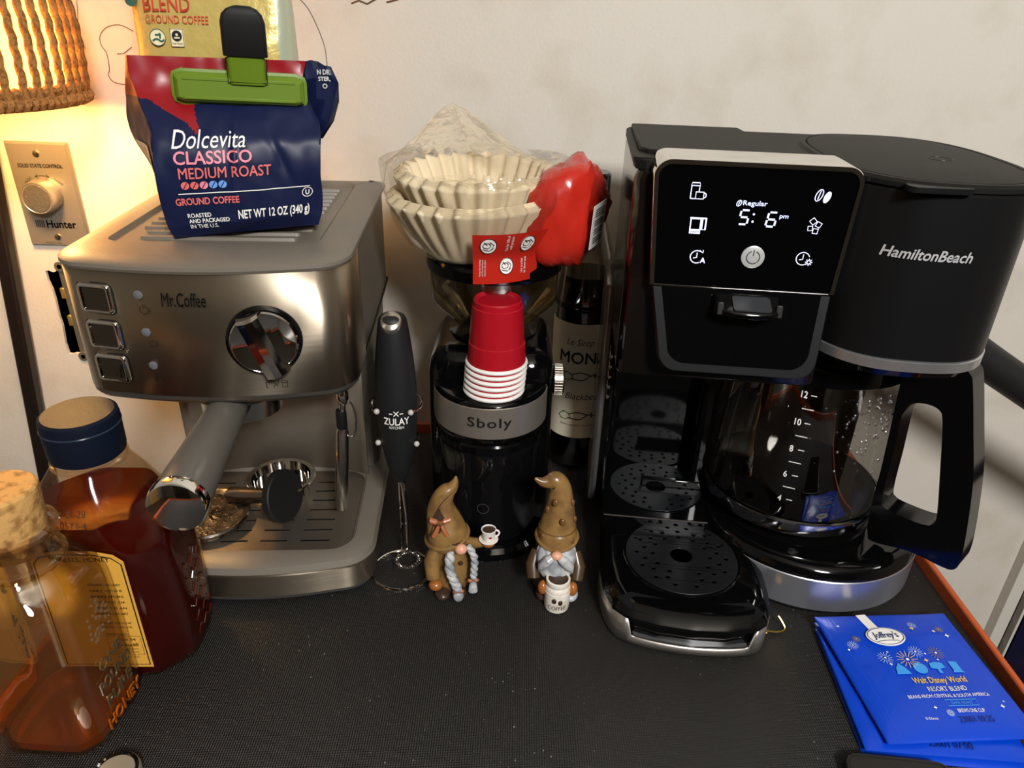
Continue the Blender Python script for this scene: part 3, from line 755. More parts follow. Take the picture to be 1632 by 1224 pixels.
flat('emblem_seal', circ(0, 0.0015, 0.0042, 20), [circ(0, 0.0025, 0.0012, 8), rrect(-0.0024, 0.0024, -0.0006, 0.0008, 0.0003, 2)], 0.0001, lambda x, y, z=0: mp(x, y, 0.0006), INK, em2)
text('FAIR TRADE', 0.0085, 0.0014, plane(Vector(mp(0, -0.0045)), (1, 0, 0), (0, 0, 1)), INK, em2, lift=0.0008)
mp = on_b2(-0.0615, 0.1625); flat('emblem', circ(0, 0, 0.0052, 20), [circ(0.0012, 0.001, 0.0018, 10)], 0.0001, mp, GRNP, b2)

# ------------------------------------------------------------------ coffee grinder
GX, GY = -0.020, 0.608
gr = thing('coffee_grinder', 'black burr coffee grinder with a steel band and clear bean hopper', 'coffee grinder', (GX, GY, 0))
hs = polar(rrect(-0.0595, 0.0595, -0.012, 0.112, 0.022), 72, (0, 0.05))
loft('housing', [at_z(hs, 0.0), at_z(hs, 0.178), at_z(inset(hs, 0.002), 0.188), at_z(inset(hs, 0.008), 0.197), at_z(inset(hs, 0.018), 0.203)], BLACKG, gr)
lathe('base_plate', [(0.058, 0.0), (0.060, 0.003), (0.060, 0.010), (0.056, 0.014), (0.05, 0.015)], BLACKG, gr, n=64)
SMOKE = P('smoked_jar', '0B0B0D', 0.05, coat=0.6)
lathe('grounds_container', [(0.046, 0.015), (0.049, 0.018), (0.0495, 0.105), (0.0505, 0.112), (0.0505, 0.117), (0.048, 0.119)], SMOKE, gr, n=64)
ribbon('power_mark', [arc(0, 0, 0.0055, 0, 360, 24)], 0.0008, lambda x, y, z=0: Vector((0.0498 * math.sin((x - 0.004) / 0.0498), -0.0498 * math.cos((x - 0.004) / 0.0498), 0.058 + y)), P('mark_grey', '3A3A3A', 0.3), gr)
lathe('collar', [(0.050, 0.119), (0.0525, 0.121), (0.0525, 0.127), (0.0510, 0.129), (0.0525, 0.131), (0.0530, 0.1375)], BLACKG, gr, n=64)
bnd = lathe('steel_band', [(0.0532, 0.1375), (0.0537, 0.138), (0.0537, 0.1685), (0.0532, 0.169)], P('band_steel', 'B4ABA0', 0.33, 0.8, brushed=(14, 14, 0.15, 0.05)), gr, n=72)
def cylmap(r, zc, a0=0.0):
    return lambda x, y, z=0: Vector(((r + z) * math.sin(a0 + x / r), -(r + z) * math.cos(a0 + x / r), zc + y))
text('Sboly', 0.040, 0.0125, cylmap(0.0539, 0.1535, 0.02), INK, bnd, spacing=1.15, bold=0.012)
lathe('shoulder_plate', [(0.0532, 0.169), (0.0535, 0.1705), (0.0515, 0.1735), (0.0505, 0.174), (0.030, 0.1742), (0.0001, 0.1743)], BLACKG, gr, n=64)
HY = 0.050
lathe('hopper_seat', [(0.040, 0.190), (0.044, 0.197), (0.043, 0.206), (0.034, 0.209)], BLACKG, gr, c=(0, HY, 0), n=48)
lathe('burr_cone', [(0.026, 0.206), (0.024, 0.213), (0.012, 0.217), (0.008, 0.224), (0.0001, 0.226)], BLACKG, gr, c=(0, HY, 0), n=32)
HOPP = thin_clear('smoky_hopper', 'C9BFA8', 0.10, 0.05)
lathe('hopper', [(0.030, 0.206), (0.031, 0.208), (0.0585, 0.236), (0.060, 0.240), (0.0610, 0.272)], HOPP, gr, c=(0, HY, 0), n=64, cap0=False, cap1=False)
lathe('hopper_lid', [(0.0590, 0.268), (0.0632, 0.269), (0.0638, 0.272), (0.0638, 0.279), (0.0620, 0.2815), (0.0001, 0.2820)], BLACKG, gr, c=(0, HY, 0), n=64)
dk = lathe('grind_dial', [(0.013, 0.0), (0.0142, 0.001), (0.0142, 0.009), (0.013, 0.0105), (0.0001, 0.011)], P('knurled_steel', 'A9A499', 0.3, 1.0), gr, c=(0.0595, 0.016, 0.166), axis=(1, 0, 0), n=48)
for i in range(30):
    a = 2 * math.pi * i / 30
    obox('knurl', (0.0645, 0.016 + 0.0143 * math.cos(a), 0.166 + 0.0143 * math.sin(a)), (0.0038, 0, 0), (0, 0.0006 * math.cos(a), 0.0006 * math.sin(a)), (0, -0.0007 * math.sin(a), 0.0007 * math.cos(a)), STEEL_V, dk)

# ------------------------------------------------------------------ stack of upturned red cups
cup_prof = [(0.0185, 0.060), (0.0200, 0.0612), (0.0210, 0.0600), (0.0212, 0.0555), (0.0222, 0.0550), (0.0242, 0.0220), (0.0250, 0.0215), (0.0262, 0.0035)]
rim_prof = [(0.0262, 0.0036), (0.0274, 0.0032), (0.0281, 0.0018), (0.0276, 0.0004), (0.0264, 0.0), (0.0252, 0.0006), (0.0252, 0.0032)]
NAMES = ('bottom', 'second from bottom', 'third from bottom', 'third from top', 'second from top', 'topmost')
cups_body = cups_rim = cups_base = None
for i in range(6):
    lab = ('topmost upturned red plastic cup showing its whole red side' if i == 5 else ('lowest upturned red cup resting on the grinder, only its white rim showing' if i == 0 else 'upturned red cup, its white rim %s in the stack' % NAMES[i]))
    t = thing('plastic_cup', lab, 'cup', (-0.0165 + 0.0004 * i, 0.583, 0.1745 + 0.0054 * i), 0.3 * i, 'stacked red cups')
    if i == 0:
        cups_body = lathe('cup_wall', cup_prof, RED, t, n=48, cap0=False, cap1=False)
        cups_base = lathe('cup_base', [(0.0185, 0.0600), (0.0180, 0.0592), (0.0165, 0.0586), (0.0160, 0.0592), (0.0001, 0.0594)], RED, t, n=48, cap0=False)
        cups_rim = lathe('rolled_rim', rim_prof, WHITEP, t, n=48, cap0=False, cap1=False)
    else:
        for src in (cups_body, cups_base, cups_rim):
            c = src.copy(); COL.objects.link(c); c.parent = t

# ------------------------------------------------------------------ paper coffee filters in their torn plastic bag
PAPER = P('filter_paper', 'E2D3B4', 0.85, bump=(400, 0.2), sss=0.0)
FX, FYc = -0.036, 0.655
def filter_mesh(name, r0, r1, h, amp, nf, ph, parent, z0):
    nt_, nh = nf * 8, 14
    rings = []
    for j in range(nh + 1):
        t = j / nh
        r = r0 + (r1 - r0) * (t ** 0.85); a_ = amp * min(1, t * 1.6)
        ring = []
        for i in range(nt_):
            th = 2 * math.pi * i / nt_
            w = math.sin(nf * th + ph + 0.6 * math.sin(3 * th))
            w = math.copysign(abs(w) ** 0.6, w)
            rr = r * (1 + a_ * w) + 0.001 * noise.noise(Vector((math.cos(th) * 3, math.sin(th) * 3, t * 2 + ph)))
            ring.append((rr * math.cos(th), rr * math.sin(th), z0 + h * t + 0.0012 * w * t))
        rings.append(ring)
    o = loft(name, rings, PAPER, parent, cap1=False, smooth=80)
    s = o.modifiers.new('solid', 'SOLIDIFY'); s.thickness = 0.0007
    return o
for k, (lab, r1, zb, h, ph, dx, dy) in enumerate((('lower nest of fluted paper coffee filters in the plastic bag', 0.074, 0.2845, 0.050, 0.0, -0.004, -0.004), ('upper nest of fluted paper coffee filters in the plastic bag', 0.072, 0.299, 0.054, 1.1, 0.0, 0.006))):
    st = thing('coffee_filters', lab, 'coffee filters', (FX + dx, FYc + dy, zb))
    st.rotation_euler = (R(1.0), R(-1.0), 0)
    for q in range(5):
        filter_mesh('paper_filter', 0.042 - 0.0013 * q, r1 - 0.0016 * q, h, 0.055, 26, ph, st, 0.0011 * q)
FILM = thin_clear('clear_film', 'FDFCFA', 0.075, 0.10, bump=(90, 1.0), edge=0.35, haze=0.012)
REDFILM = P('red_printed_film', 'B4261A', 0.24, coat=0.3, bump=(55, 0.5))
pk = thing('filter_bag', 'torn clear plastic bag with red printed end holding the paper filters', 'plastic bag', (FX, FYc, 0.283))
def film_r(th, t):
    """radius and height of the crumpled film around the filters"""
    prof = spline([(0.040, 0.0), (0.058, 0.004), (0.072, 0.022), (0.083, 0.048), (0.087, 0.066), (0.083, 0.082)], 6)
    i = min(len(prof) - 1, int(t * (len(prof) - 1))); return prof[i]
nth, ntt = 96, 31
v = []
for j in range(ntt):
    t = j / (ntt - 1)
    r, z = film_r(0, t)
    for i in range(nth):
        th = 2 * math.pi * i / nth
        nn = noise.noise(Vector((math.cos(th) * 2.2, math.sin(th) * 2.2, t * 2.5))) * 0.006 + noise.noise(Vector((math.cos(th) * 7, math.sin(th) * 7, t * 6))) * 0.003
        rr = r + nn * min(1, t * 3)
        v.append((rr * math.cos(th), rr * math.sin(th) * 0.98, z + 0.004 * noise.noise(Vector((math.cos(th) * 3 + 5, math.sin(th) * 3, t))) * t))
f = []
for j in range(ntt - 1):
    for i in range(nth):
        k = (i + 1) % nth
        f.append((j * nth + i, j * nth + k, (j + 1) * nth + k, (j + 1) * nth + i))
mesh('lower_film', v, f, FILM, pk, smooth=30)
# loose upper film gathered to a peak at the left
v = []; nu_, nv_ = 72, 16
PKP = (-0.022, 0.0, 0.128)
for j in range(nv_ + 1):
    t = j / nv_
    for i in range(nu_):
        th = 2 * math.pi * i / nu_
        r0 = 0.084 + noise.noise(Vector((math.cos(th) * 2.2, math.sin(th) * 2.2, 2.5))) * 0.006
        s = (1 - t) ** 0.85 if t < 1 else 0
        fold = 1 + 0.16 * t * math.sin(5 * th + 1) + 0.07 * math.sin(11 * th + 4 * t)* t
        x = PKP[0] * t + r0 * math.cos(th) * s * fold; y = PKP[1] * t + r0 * math.sin(th) * s * fold * 0.9
        cr_ = abs(noise.noise(Vector((x * 55, y * 55, 4.0)))); x += 0.010 * cr_ * math.cos(th) * t; y += 0.010 * cr_ * math.sin(th) * t
        z = 0.078 + (PKP[2] - 0.078) * (t ** 1.15) - 0.012 * cr_ * (1 - t) - 0.012 * math.sin(math.pi * t) * (1 if math.cos(th) > 0 else 0.4) + 0.003 * noise.noise(Vector((x * 60, y * 60, t * 3)))
        v.append((x, y, z))
f = []
for j in range(nv_):
    for i in range(nu_):
        k = (i + 1) % nu_
        f.append((j * nu_ + i, j * nu_ + k, (j + 1) * nu_ + k, (j + 1) * nu_ + i))
mesh('upper_film', v, f, FILM, pk, smooth=24)
# red printed end bulging to the right
secs = [(0.054, 0.036, 0, 0.036, 0.030), (0.062, 0.043, 0, 0.038, 0.038), (0.074, 0.047, 0, 0.040, 0.042), (0.088, 0.049, 0, 0.042, 0.041), (0.099, 0.042, 0, 0.044, 0.036), (0.106, 0.030, 0, 0.046, 0.028), (0.110, 0.010, 0, 0.048, 0.016)]
rg_ = []
for (x, dz_, _, zc, ry) in spline(secs, 3):
    ring = []
    for i in range(26):
        a = 2 * math.pi * i / 26
        sq = 1 / (abs(math.cos(a)) ** 3.2 + abs(math.sin(a)) ** 3.2) ** (1 / 3.2)
        k = sq * (0.97 + 0.10 * noise.noise(Vector((x * 55, math.cos(a) * 2.2, math.sin(a) * 2.2))) - 0.13 * abs(noise.noise(Vector((x * 90 + 3, math.cos(a) * 3.5, math.sin(a) * 3.5)))))
        ring.append((x + 0.010 * math.cos(a), -0.020 + ry * k * math.cos(a) * 0.9, zc + dz_ * k * math.sin(a)))
    rg_.append([(q[0] + random.uniform(-0.0012, 0.0012), q[1] + random.uniform(-0.0012, 0.0012), q[2] + random.uniform(-0.0015, 0.0015)) for q in ring])
loft('red_end', rg_, REDFILM, pk, cap0=False, smooth=55)
# printed red panel on the front of the film
def film_front(th0, z0):
    def mp(x, y, z=0):
        th = th0 + x / 0.085
        zz = z0 + y
        # radius of the film at that height
        prof = spline([(0.040, 0.0), (0.058, 0.004), (0.072, 0.022), (0.083, 0.048), (0.087, 0.066), (0.083, 0.082)], 6)
        r = 0.05
        for (ra, za), (rb, zb_) in zip(prof, prof[1:]):
            if za <= zz <= zb_: r = ra + (rb - ra) * (zz - za) / max(1e-9, zb_ - za)
        r = max(r, 0.0665)
        return Vector(((r + 0.0045 + z) * math.cos(th), (r + 0.0045 + z) * math.sin(th), zz))
    return mp
fp_ = film_front(R(-69), 0.0165)
pv = []
for j in range(9):
    for i in range(17): pv.append(fp_(-0.031 + 0.074 * i / 16, -0.0255 + 0.046 * j / 8))
pp_ = mesh('printed_panel', pv, [(j * 17 + i, j * 17 + i + 1, j * 17 + i + 18, j * 17 + i + 17) for j in range(8) for i in range(16)], REDFILM, pk)
for (cx, cz) in ((-0.017, 0.010), (0.003, -0.010), (0.0205, 0.010)):
    fq = lambda x, y, z=0, cx=cx, cz=cz: fp_(cx + x, cz + y, 0.0006 + z)
    rn = flat('print_disc', circ(0, 0, 0.0073, 22), [], 0.0001, fq, WHITE, pp_, smooth=0)
    ribbon('print_drawing', [arc(0, 0, 0.0072, 0, 360, 24), arc(-0.0015, 0.0005, 0.0035, 0, 360, 14, 0.0025), [(-0.005, -0.003), (0.001, -0.0045), (0.005, -0.002)], [(0.001, 0.004), (0.005, 0.001), (0.003, -0.003)], [(-0.004, 0.004), (-0.001, 0.001)]], 0.0006, fq, INK, rn, 0.0006)
for (cx, cz, t_) in ((-0.0215, -0.011, 'Perfect for brewing\nand for crisp bacon\nkeep in a dry place'), (0.0025, 0.012, 'Use for 100s of\ncraft projects'), (0.0225, -0.011, 'Use as a liner\nfor flower pots')):
    fq = lambda x, y, z=0, cx=cx, cz=cz: fp_(cx - y, cz + x, 0.0005 + z)
    text(t_, 0.0145, 0.0075, fq, WHITE, pp_, bold=0.005)
# barcode on the red end
bq = plane((0.1045, -0.046, 0.040), (0.55, 0.83, 0.15), (0.05, -0.02, 0.99))
bl = flat('barcode_label', rrect(-0.011, 0.011, -0.020, 0.018, 0.001, 2), [], 0.0004, bq, WHITEP, pk)
ribbon('barcode_lines', [[(-0.007, -0.015 + 0.0019 * i), (0.008, -0.015 + 0.0019 * i)] for i in range(16) if i not in (3, 7, 11)], 0.0010, bq, INK, bl, 0.0007)

# ------------------------------------------------------------------ syrup bottle
sb_ = thing('syrup_bottle', 'dark syrup bottle with cream label between grinder and coffee maker', 'bottle', (0.078, 0.748, 0))
lathe('syrup', [(0.029, 0.003), (0.0315, 0.006), (0.0315, 0.200), (0.0305, 0.215), (0.029, 0.235), (0.0001, 0.2352)], P('dark_syrup', '060304', 0.08), sb_, n=40)
lathe('glass_wall', [(0.0001, 0.0), (0.030, 0.0), (0.0330, 0.004), (0.0330, 0.200), (0.0320, 0.215), (0.0305, 0.235), (0.0275, 0.252), (0.021, 0.272), (0.0155, 0.292), (0.0145, 0.325)], thin_clear('bottle_glass', 'EFEDE6', 0.12, 0.04), sb_, n=40, cap0=False, cap1=False)
lathe('cap', [(0.0158, 0.318), (0.0160, 0.320), (0.0160, 0.338), (0.0145, 0.340)], BLACKG, sb_, n=32)
lathe('shoulder_ring', [(0.0325, 0.198), (0.0338, 0.200), (0.0338, 0.204), (0.0322, 0.207)], P('bottle_ring', '15100F', 0.1), sb_, n=40, cap0=False, cap1=False)
LABEL = P('cream_label', 'E4DCC6', 0.6)
rg_ = [[((0.0334) * math.sin(a), -(0.0334) * math.cos(a), z) for a in [R(-100 + 200 * i / 40) for i in range(41)]] for z in (0.045, 0.186)]
lb = loft('label', rg_, LABEL, sb_, cap0=False, cap1=False, closed=False)
bm_ = lambda zc, a0=0.0: cylmap(0.0336, zc, a0)
text('Le Sirop de', 0.043, 0.0105, bm_(0.164, 0.02), P('label_brown', '4A3A2C', 0.6), lb, shear=0.35)
text('MONIN', 0.060, 0.0135, bm_(0.1465, 0.06), INK, lb, bold=0.012)
text('Blackberry', 0.046, 0.0105, bm_(0.098, 0.13), P('label_brown', '4A3A2C', 0.6), lb, shear=0.3)
LEAF = P('print_leaf', '4E6E22', 0.6)
for zc in (0.124, 0.074):
    g_ = flat('berry_print', circ(0.018, 0.001, 0.0055, 14), [], 0.0001, bm_(zc, 0.0), INK, lb, smooth=0)
    ribbon('stem_print', [spline([(-0.014, -0.003), (0.0, -0.004), (0.008, 0.001), (0.014, 0.0015)], 5), spline([(-0.012, 0.002), (-0.002, 0.005), (0.010, 0.001)], 5)], 0.0012, bm_(zc), INK, lb)
    flat('leaf_print', [(-0.026, -0.002), (-0.020, 0.005), (-0.013, 0.003), (-0.010, -0.002), (-0.016, -0.006), (-0.022, -0.006)], [], 0.0001, bm_(zc), LEAF, lb, smooth=0)
text('flavouring syrup  non alcoholic', 0.044, 0.003, bm_(0.062), P('label_brown', '4A3A2C', 0.6), lb)
ribbon('label_border', [[(-0.05, 0.0), (0.05, 0.0)], [(-0.05, 0.128), (0.05, 0.128)]], 0.0008, lambda x, y, z=0: bm_(0.051)(x, y, z), P('label_brown', '4A3A2C', 0.6), lb)

# ------------------------------------------------------------------ milk frother hanging in a wire stand
fx, fy_ = -0.099, 0.545
fr = thing('milk_frother', 'black handheld milk frother with silver button hanging in the wire stand', 'milk frother', (fx, fy_, 0))
def ell(z, rx, ry, cx=0.0, n=28): return [(cx + rx * math.cos(2 * math.pi * i / n), ry * math.sin(2 * math.pi * i / n), z) for i in range(n)]
loft('handle', [ell(z, a, b) for z, a, b in spline([(0.098, 0.0045, 0.0045), (0.102, 0.007, 0.007), (0.120, 0.0120, 0.012), (0.150, 0.0163, 0.0155), (0.180, 0.0178, 0.0168), (0.205, 0.0172, 0.016), (0.230, 0.0150, 0.0145), (0.250, 0.0125, 0.0125), (0.258, 0.0105, 0.0105), (0.2605, 0.006, 0.006)], 4)], BLACKS, fr, smooth=70)
nb = Vector((0.05, -0.62, 0.78)).normalized()
pb = Vector((0.0, -0.0062, 0.2555))
bt = loft('switch_button', [[pb + nb * h + (Vector((1, 0, 0)) * math.cos(a) * rx + nb.cross(Vector((1, 0, 0))) * math.sin(a) * ry) for a in [2 * math.pi * i / 28 for i in range(28)]] for h, rx, ry in ((-0.004, 0.0088, 0.0098), (0.0018, 0.0086, 0.0096), (0.003, 0.0078, 0.0086), (0.0033, 0.0001, 0.0001))], P('silver_button', 'B8B2A8', 0.3, 0.9), fr, smooth=60)
tube('shaft', [(0.001, 0, 0.100), (0.002, 0, 0.092), (0.004, -0.002, 0.060), (0.005, -0.008, 0.022), (0.005, -0.008, 0.016)], [0.0035, 0.0022, 0.0014, 0.0012, 0.0012], CHROME, fr, n=10)
coil = []
for i in range(420):
    t = i / 420; a = 2 * math.pi * t; b = 2 * math.pi * 34 * t
    rr = 0.0105 + 0.0020 * math.cos(b)
    coil.append((0.005 + rr * math.cos(a), -0.010 + rr * math.sin(a), 0.0125 + 0.0020 * math.sin(b)))
tube('whisk_coil', coil, 0.0005, CHROME, fr, n=5, closed=True)
fm_ = lambda zc: (lambda x, y, z=0: Vector((0.0177 * math.sin(0.12 + x / 0.0177), -(0.0172 + z) * math.cos(0.12 + x / 0.0177), zc + y)))
text('ZULAY', 0.0225, 0.0066, fm_(0.1690), WHITE, fr, bold=0.01)
text('KITCHEN', 0.0125, 0.0024, fm_(0.1632), WHITE, fr)
ribbon('utensil_mark', [[(-0.002, -0.002), (0.002, 0.0025)], [(0.002, -0.002), (-0.002, 0.0025)], [(-0.006, 0), (-0.003, 0)], [(0.003, 0), (0.006, 0)]], 0.0008, fm_(0.1765), WHITE, fr)
fs = thing('frother_stand', 'chrome wire stand with round foot ring holding the milk frother', 'frother stand', (-0.100, 0.533, 0))
tube('foot_ring', [(0.0275 * math.cos(a), 0.0275 * math.sin(a), 0.0018) for a in [2 * math.pi * i / 48 for i in range(48)]], 0.0017, CHROME, fs, n=10, closed=True)
tube('upright_wire', spline([(-0.004, 0.0272, 0.002), (-0.004, 0.031, 0.010), (-0.004, 0.033, 0.05), (-0.004, 0.033, 0.142), (-0.004, 0.033, 0.178)], 6), 0.0014, CHROME, fs, n=8)
for z, r_, a0, a1 in ((0.178, 0.0215, -48, 228), (0.141, 0.0180, -20, 200)):
    tube('holder_loop', [(0.001 + r_ * math.cos(R(a)), 0.012 + r_ * math.sin(R(a)) * 1.0, z + 0.001 * math.sin(R(a))) for a in range(a0, a1 + 1, 10)], 0.0013, CHROME, fs, n=8)
    for a in (a0, a1):
        ball('loop_tip', (0.001 + r_ * math.cos(R(a)), 0.012 + r_ * math.sin(R(a)), z), 0.0026, P('clear_tip', 'B8B4AE', 0.2), fs, nu=12, nv=8)

# ------------------------------------------------------------------ gnome figurines
TAN = P('gnome_tan', '8A6A3C', 0.32, coat=0.3, var=(60, '6E5230', 0.45, 0.65))
DKB = P('gnome_dark_brown', '3E2C22', 0.32, coat=0.3)
SKIN = P('gnome_skin', 'DDA184', 0.4, coat=0.2)
GREYH = P('gnome_grey_hair', 'BEC0C2', 0.38, coat=0.2, var=(90, '8E9297', 0.45, 0.6))
COPPER = P('gnome_copper', 'A5603E', 0.32, coat=0.3)
MITT = P('gnome_mitten', '9A5C2A', 0.3, coat=0.3)
GWHT = P('gnome_white', 'E4DED2', 0.35, coat=0.3, var=(70, 'C8BEAC', 0.5, 0.75))
COFF = P('gnome_coffee', '3A2618', 0.3)
def bean(parent, p, d, r=0.0035, m=None):
    d = Vector(d).normalized(); q = d.to_track_quat('Y', 'Z').to_matrix()
    b = ball('coffee_bean', p, (r * 0.8, r * 0.55, r * 1.05), m or P('gnome_bean', '6E4A28', 0.25, coat=0.4), parent, 12, 8, rot=q)
    return b
# gnome on the right: beard, hat with beans, white jar
g2 = thing('gnome_figurine', 'bearded gnome figurine in bean-studded tan hat holding a white coffee jar', 'figurine', (0.045, 0.522, 0), R(-2))
g2.scale = (0.92, 0.92, 0.95)
loft('coat', [[(rx * math.cos(2 * math.pi * i / 28), ry * math.sin(2 * math.pi * i / 28), z) for i in range(28)] for z, rx, ry in spline([(0.0, 0.018, 0.016), (0.004, 0.0215, 0.018), (0.022, 0.0225, 0.019), (0.045, 0.021, 0.018), (0.062, 0.0165, 0.015), (0.070, 0.012, 0.012)], 4)], P('gnome_coat', '46331F', 0.35, coat=0.2), g2, smooth=70)
hat = spline([(0.0, -0.002, 0.060, 0.0195), (0.0, -0.003, 0.064, 0.0200), (0.0, -0.001, 0.072, 0.0185), (0.001, 0.001, 0.088, 0.0155), (0.001, 0.002, 0.104, 0.0125), (0.000, 0.002, 0.116, 0.0105), (-0.005, 0.001, 0.124, 0.0090), (-0.012, -0.001, 0.1235, 0.0062), (-0.018, -0.003, 0.1245, 0.0042), (-0.0245, -0.004, 0.1285, 0.0014)], 5)
tube('hat', [h[:3] for h in hat], [h[3] for h in hat], TAN, g2, n=28, smooth=70)
tube('hat_brim', [(0.0195 * math.cos(a), -0.002 + 0.0195 * math.sin(a), 0.062 + 0.002 * math.cos(a * 2)) for a in [2 * math.pi * i / 36 for i in range(36)]], 0.0028, TAN, g2, n=8, closed=True)
tube('hat_band', [(0.0178 * math.cos(a), -0.001 + 0.0178 * math.sin(a), 0.0745) for a in [2 * math.pi * i / 36 for i in range(36)]], 0.0009, P('gnome_band', '5E4426', 0.35), g2, n=6, closed=True)
for (x, z, rr) in ((-0.011, 0.099, 0.0145), (0.013, 0.104, 0.0125), (0.004, 0.090, 0.0165), (0.016, 0.087, 0.0170), (-0.0145, 0.070, 0.0192), (0.0145, 0.067, 0.0200), (-0.004, 0.108, 0.0120)):
    y = -math.sqrt(max(0.00001, rr * rr - x * x)); bean(g2, (x, y - 0.001, z), (x, y, 0.002))
bd = []
for z, rx, ry, cy in spline([(0.026, 0.010, 0.006, -0.020), (0.034, 0.0165, 0.010, -0.018), (0.045, 0.0190, 0.012, -0.0155), (0.055, 0.0185, 0.012, -0.0135), (0.062, 0.015, 0.010, -0.012)], 4):
    bd.append([(rx * math.cos(2 * math.pi * i / 40) * (1 + 0.05 * math.sin(9 * 2 * math.pi * i / 40)), cy + ry * math.sin(2 * math.pi * i / 40) * (1 + 0.06 * math.sin(11 * 2 * math.pi * i / 40 + z * 200)), z) for i in range(40)])
loft('beard', bd, GREYH, g2, smooth=70)
for s in (-1, 1):
    tube('moustache', [(s * 0.002, -0.0265, 0.057), (s * 0.007, -0.0285, 0.054), (s * 0.013, -0.0265, 0.046), (s * 0.016, -0.0235, 0.037)], [0.003, 0.0050, 0.0048, 0.0015], GREYH, g2, n=12)
ball('nose', (0, -0.0275, 0.0590), (0.0056, 0.0048, 0.0042), SKIN, g2)
jr = lathe('coffee_jar', [(0.0105, 0.0), (0.0120, 0.001), (0.0125, 0.004), (0.0125, 0.024), (0.0120, 0.027), (0.0108, 0.0285), (0.0115, 0.0295), (0.0120, 0.0315), (0.0118, 0.0345), (0.0100, 0.0350), (0.0095, 0.0335)], GWHT, g2, c=(0.003, -0.0305, 0.0005), n=32, cap1=False)
lathe('coffee_top', [(0.0001, 0.034), (0.0097, 0.0338)], COFF, jr, c=(0.003, -0.0305, 0.0005), n=24, cap0=False, cap1=False)
tube('jar_ring', [(0.003 + 0.0124 * math.cos(a), -0.0305 + 0.0124 * math.sin(a), 0.0225) for a in [2 * math.pi * i / 32 for i in range(32)]], 0.0005, GWHT, jr, n=6, closed=True)
jm = lambda zc: (lambda x, y, z=0: Vector((0.003 + (0.0128 + z) * math.sin(x / 0.0126), -0.0305 - (0.0128 + z) * math.cos(x / 0.0126), zc + y)))
text('COFFEE', 0.0175, 0.0045, jm(0.0085), P('gnome_letter', '6A5A48', 0.4), jr, bold=0.005)
for x in (-0.003, 0.003): bean(jr, jm(0.016 - 0.3 * x)(x, 0), jm(0.016)(x, 0, 1) - jm(0.016)(x, 0, 0), 0.0028, COFF)
for s in (-1, 1):
    tube('arm', [(s * 0.019, -0.006, 0.048), (s * 0.0225, -0.014, 0.036), (s * 0.021, -0.022, 0.026)], [0.0055, 0.0075, 0.0065], P('gnome_coat', '46331F', 0.35, coat=0.2), g2, n=14, smooth=70)
    ball('mitten', (0.003 + s * 0.0145, -0.029, 0.0215), (0.0052, 0.0060, 0.0075), MITT, g2)
    ball('boot', (s * 0.013 + 0.003, -0.018, 0.0055), (0.0085, 0.011, 0.0055), GREYH if s > 0 else DKB, g2)
# gnome on the left: braids, bow, cup on saucer
g1 = thing('gnome_figurine', 'gnome figurine with grey braids and copper bow raising a white coffee cup', 'figurine', (-0.049, 0.520, 0), R(8))
g1.scale = (0.94, 0.94, 0.95)
loft('dress', [[(cx + rx * math.cos(2 * math.pi * i / 28), ry * math.sin(2 * math.pi * i / 28), z) for i in range(28)] for z, rx, ry, cx in spline([(0.0, 0.016, 0.014, -0.003), (0.004, 0.019, 0.016, -0.003), (0.024, 0.0190, 0.0165, -0.002), (0.045, 0.0165, 0.015, -0.003), (0.064, 0.012, 0.012, -0.005), (0.070, 0.008, 0.009, -0.005)], 4)], TAN, g1, smooth=70)
hat = spline([(-0.006, -0.003, 0.062, 0.0198), (-0.006, -0.004, 0.066, 0.0200), (-0.008, -0.002, 0.076, 0.0178), (-0.011, 0.0, 0.090, 0.0140), (-0.010, 0.0, 0.102, 0.0105), (-0.006, 0.0, 0.110, 0.0085), (-0.001, 0.0, 0.115, 0.0060), (0.002, 0.0, 0.121, 0.0035), (0.003, 0.0, 0.127, 0.0010)], 5)
v = []
tube('hat', [h[:3] for h in hat], [h[3] for h in hat], TAN, g1, n=28, smooth=70)
def hat_pt(t, ang, out=0.0006):
    i = t * (len(hat) - 1); a = hat[int(i)]; b = hat[min(len(hat) - 1, int(i) + 1)]; k = i - int(i)
    x, y, z, r = (p + (q - p) * k for p, q in zip(a, b)); return Vector((x + (r + out) * math.cos(ang), y + (r + out) * math.sin(ang), z))
def hat_band(t0, t1, a0, a1, w):
    v = []; n = 16
    for i in range(n + 1):
        t = t0 + (t1 - t0) * i / n; a = a0 + (a1 - a0) * i / n
        for k in range(5): v.append(hat_pt(min(0.98, t + w * (k - 2) / 4 * 0.35), a + w * (k - 2) / 4 * 1.0, 0.0005))
    mesh('plaid_stripe', v, [(i * 5 + k, i * 5 + k + 1, i * 5 + k + 6, i * 5 + k + 5) for i in range(n) for k in range(4)], DKB, g1)
hat_band(0.10, 0.42, R(-35), R(-120), 0.42); hat_band(0.10, 0.48, R(-165), R(-95), 0.40); hat_band(0.42, 0.85, R(-115), R(-60), 0.5); hat_band(0.30, 0.55, R(-60), R(-20), 0.35)
tube('hat_brim', [(-0.006 + 0.0198 * math.cos(a), -0.003 + 0.0195 * math.sin(a), 0.0625 + 0.004 * math.cos(a)) for a in [2 * math.pi * i / 36 for i in range(36)]], 0.0024, TAN, g1, n=8, closed=True)
bwp = Vector((-0.013, -0.0175, 0.0885))
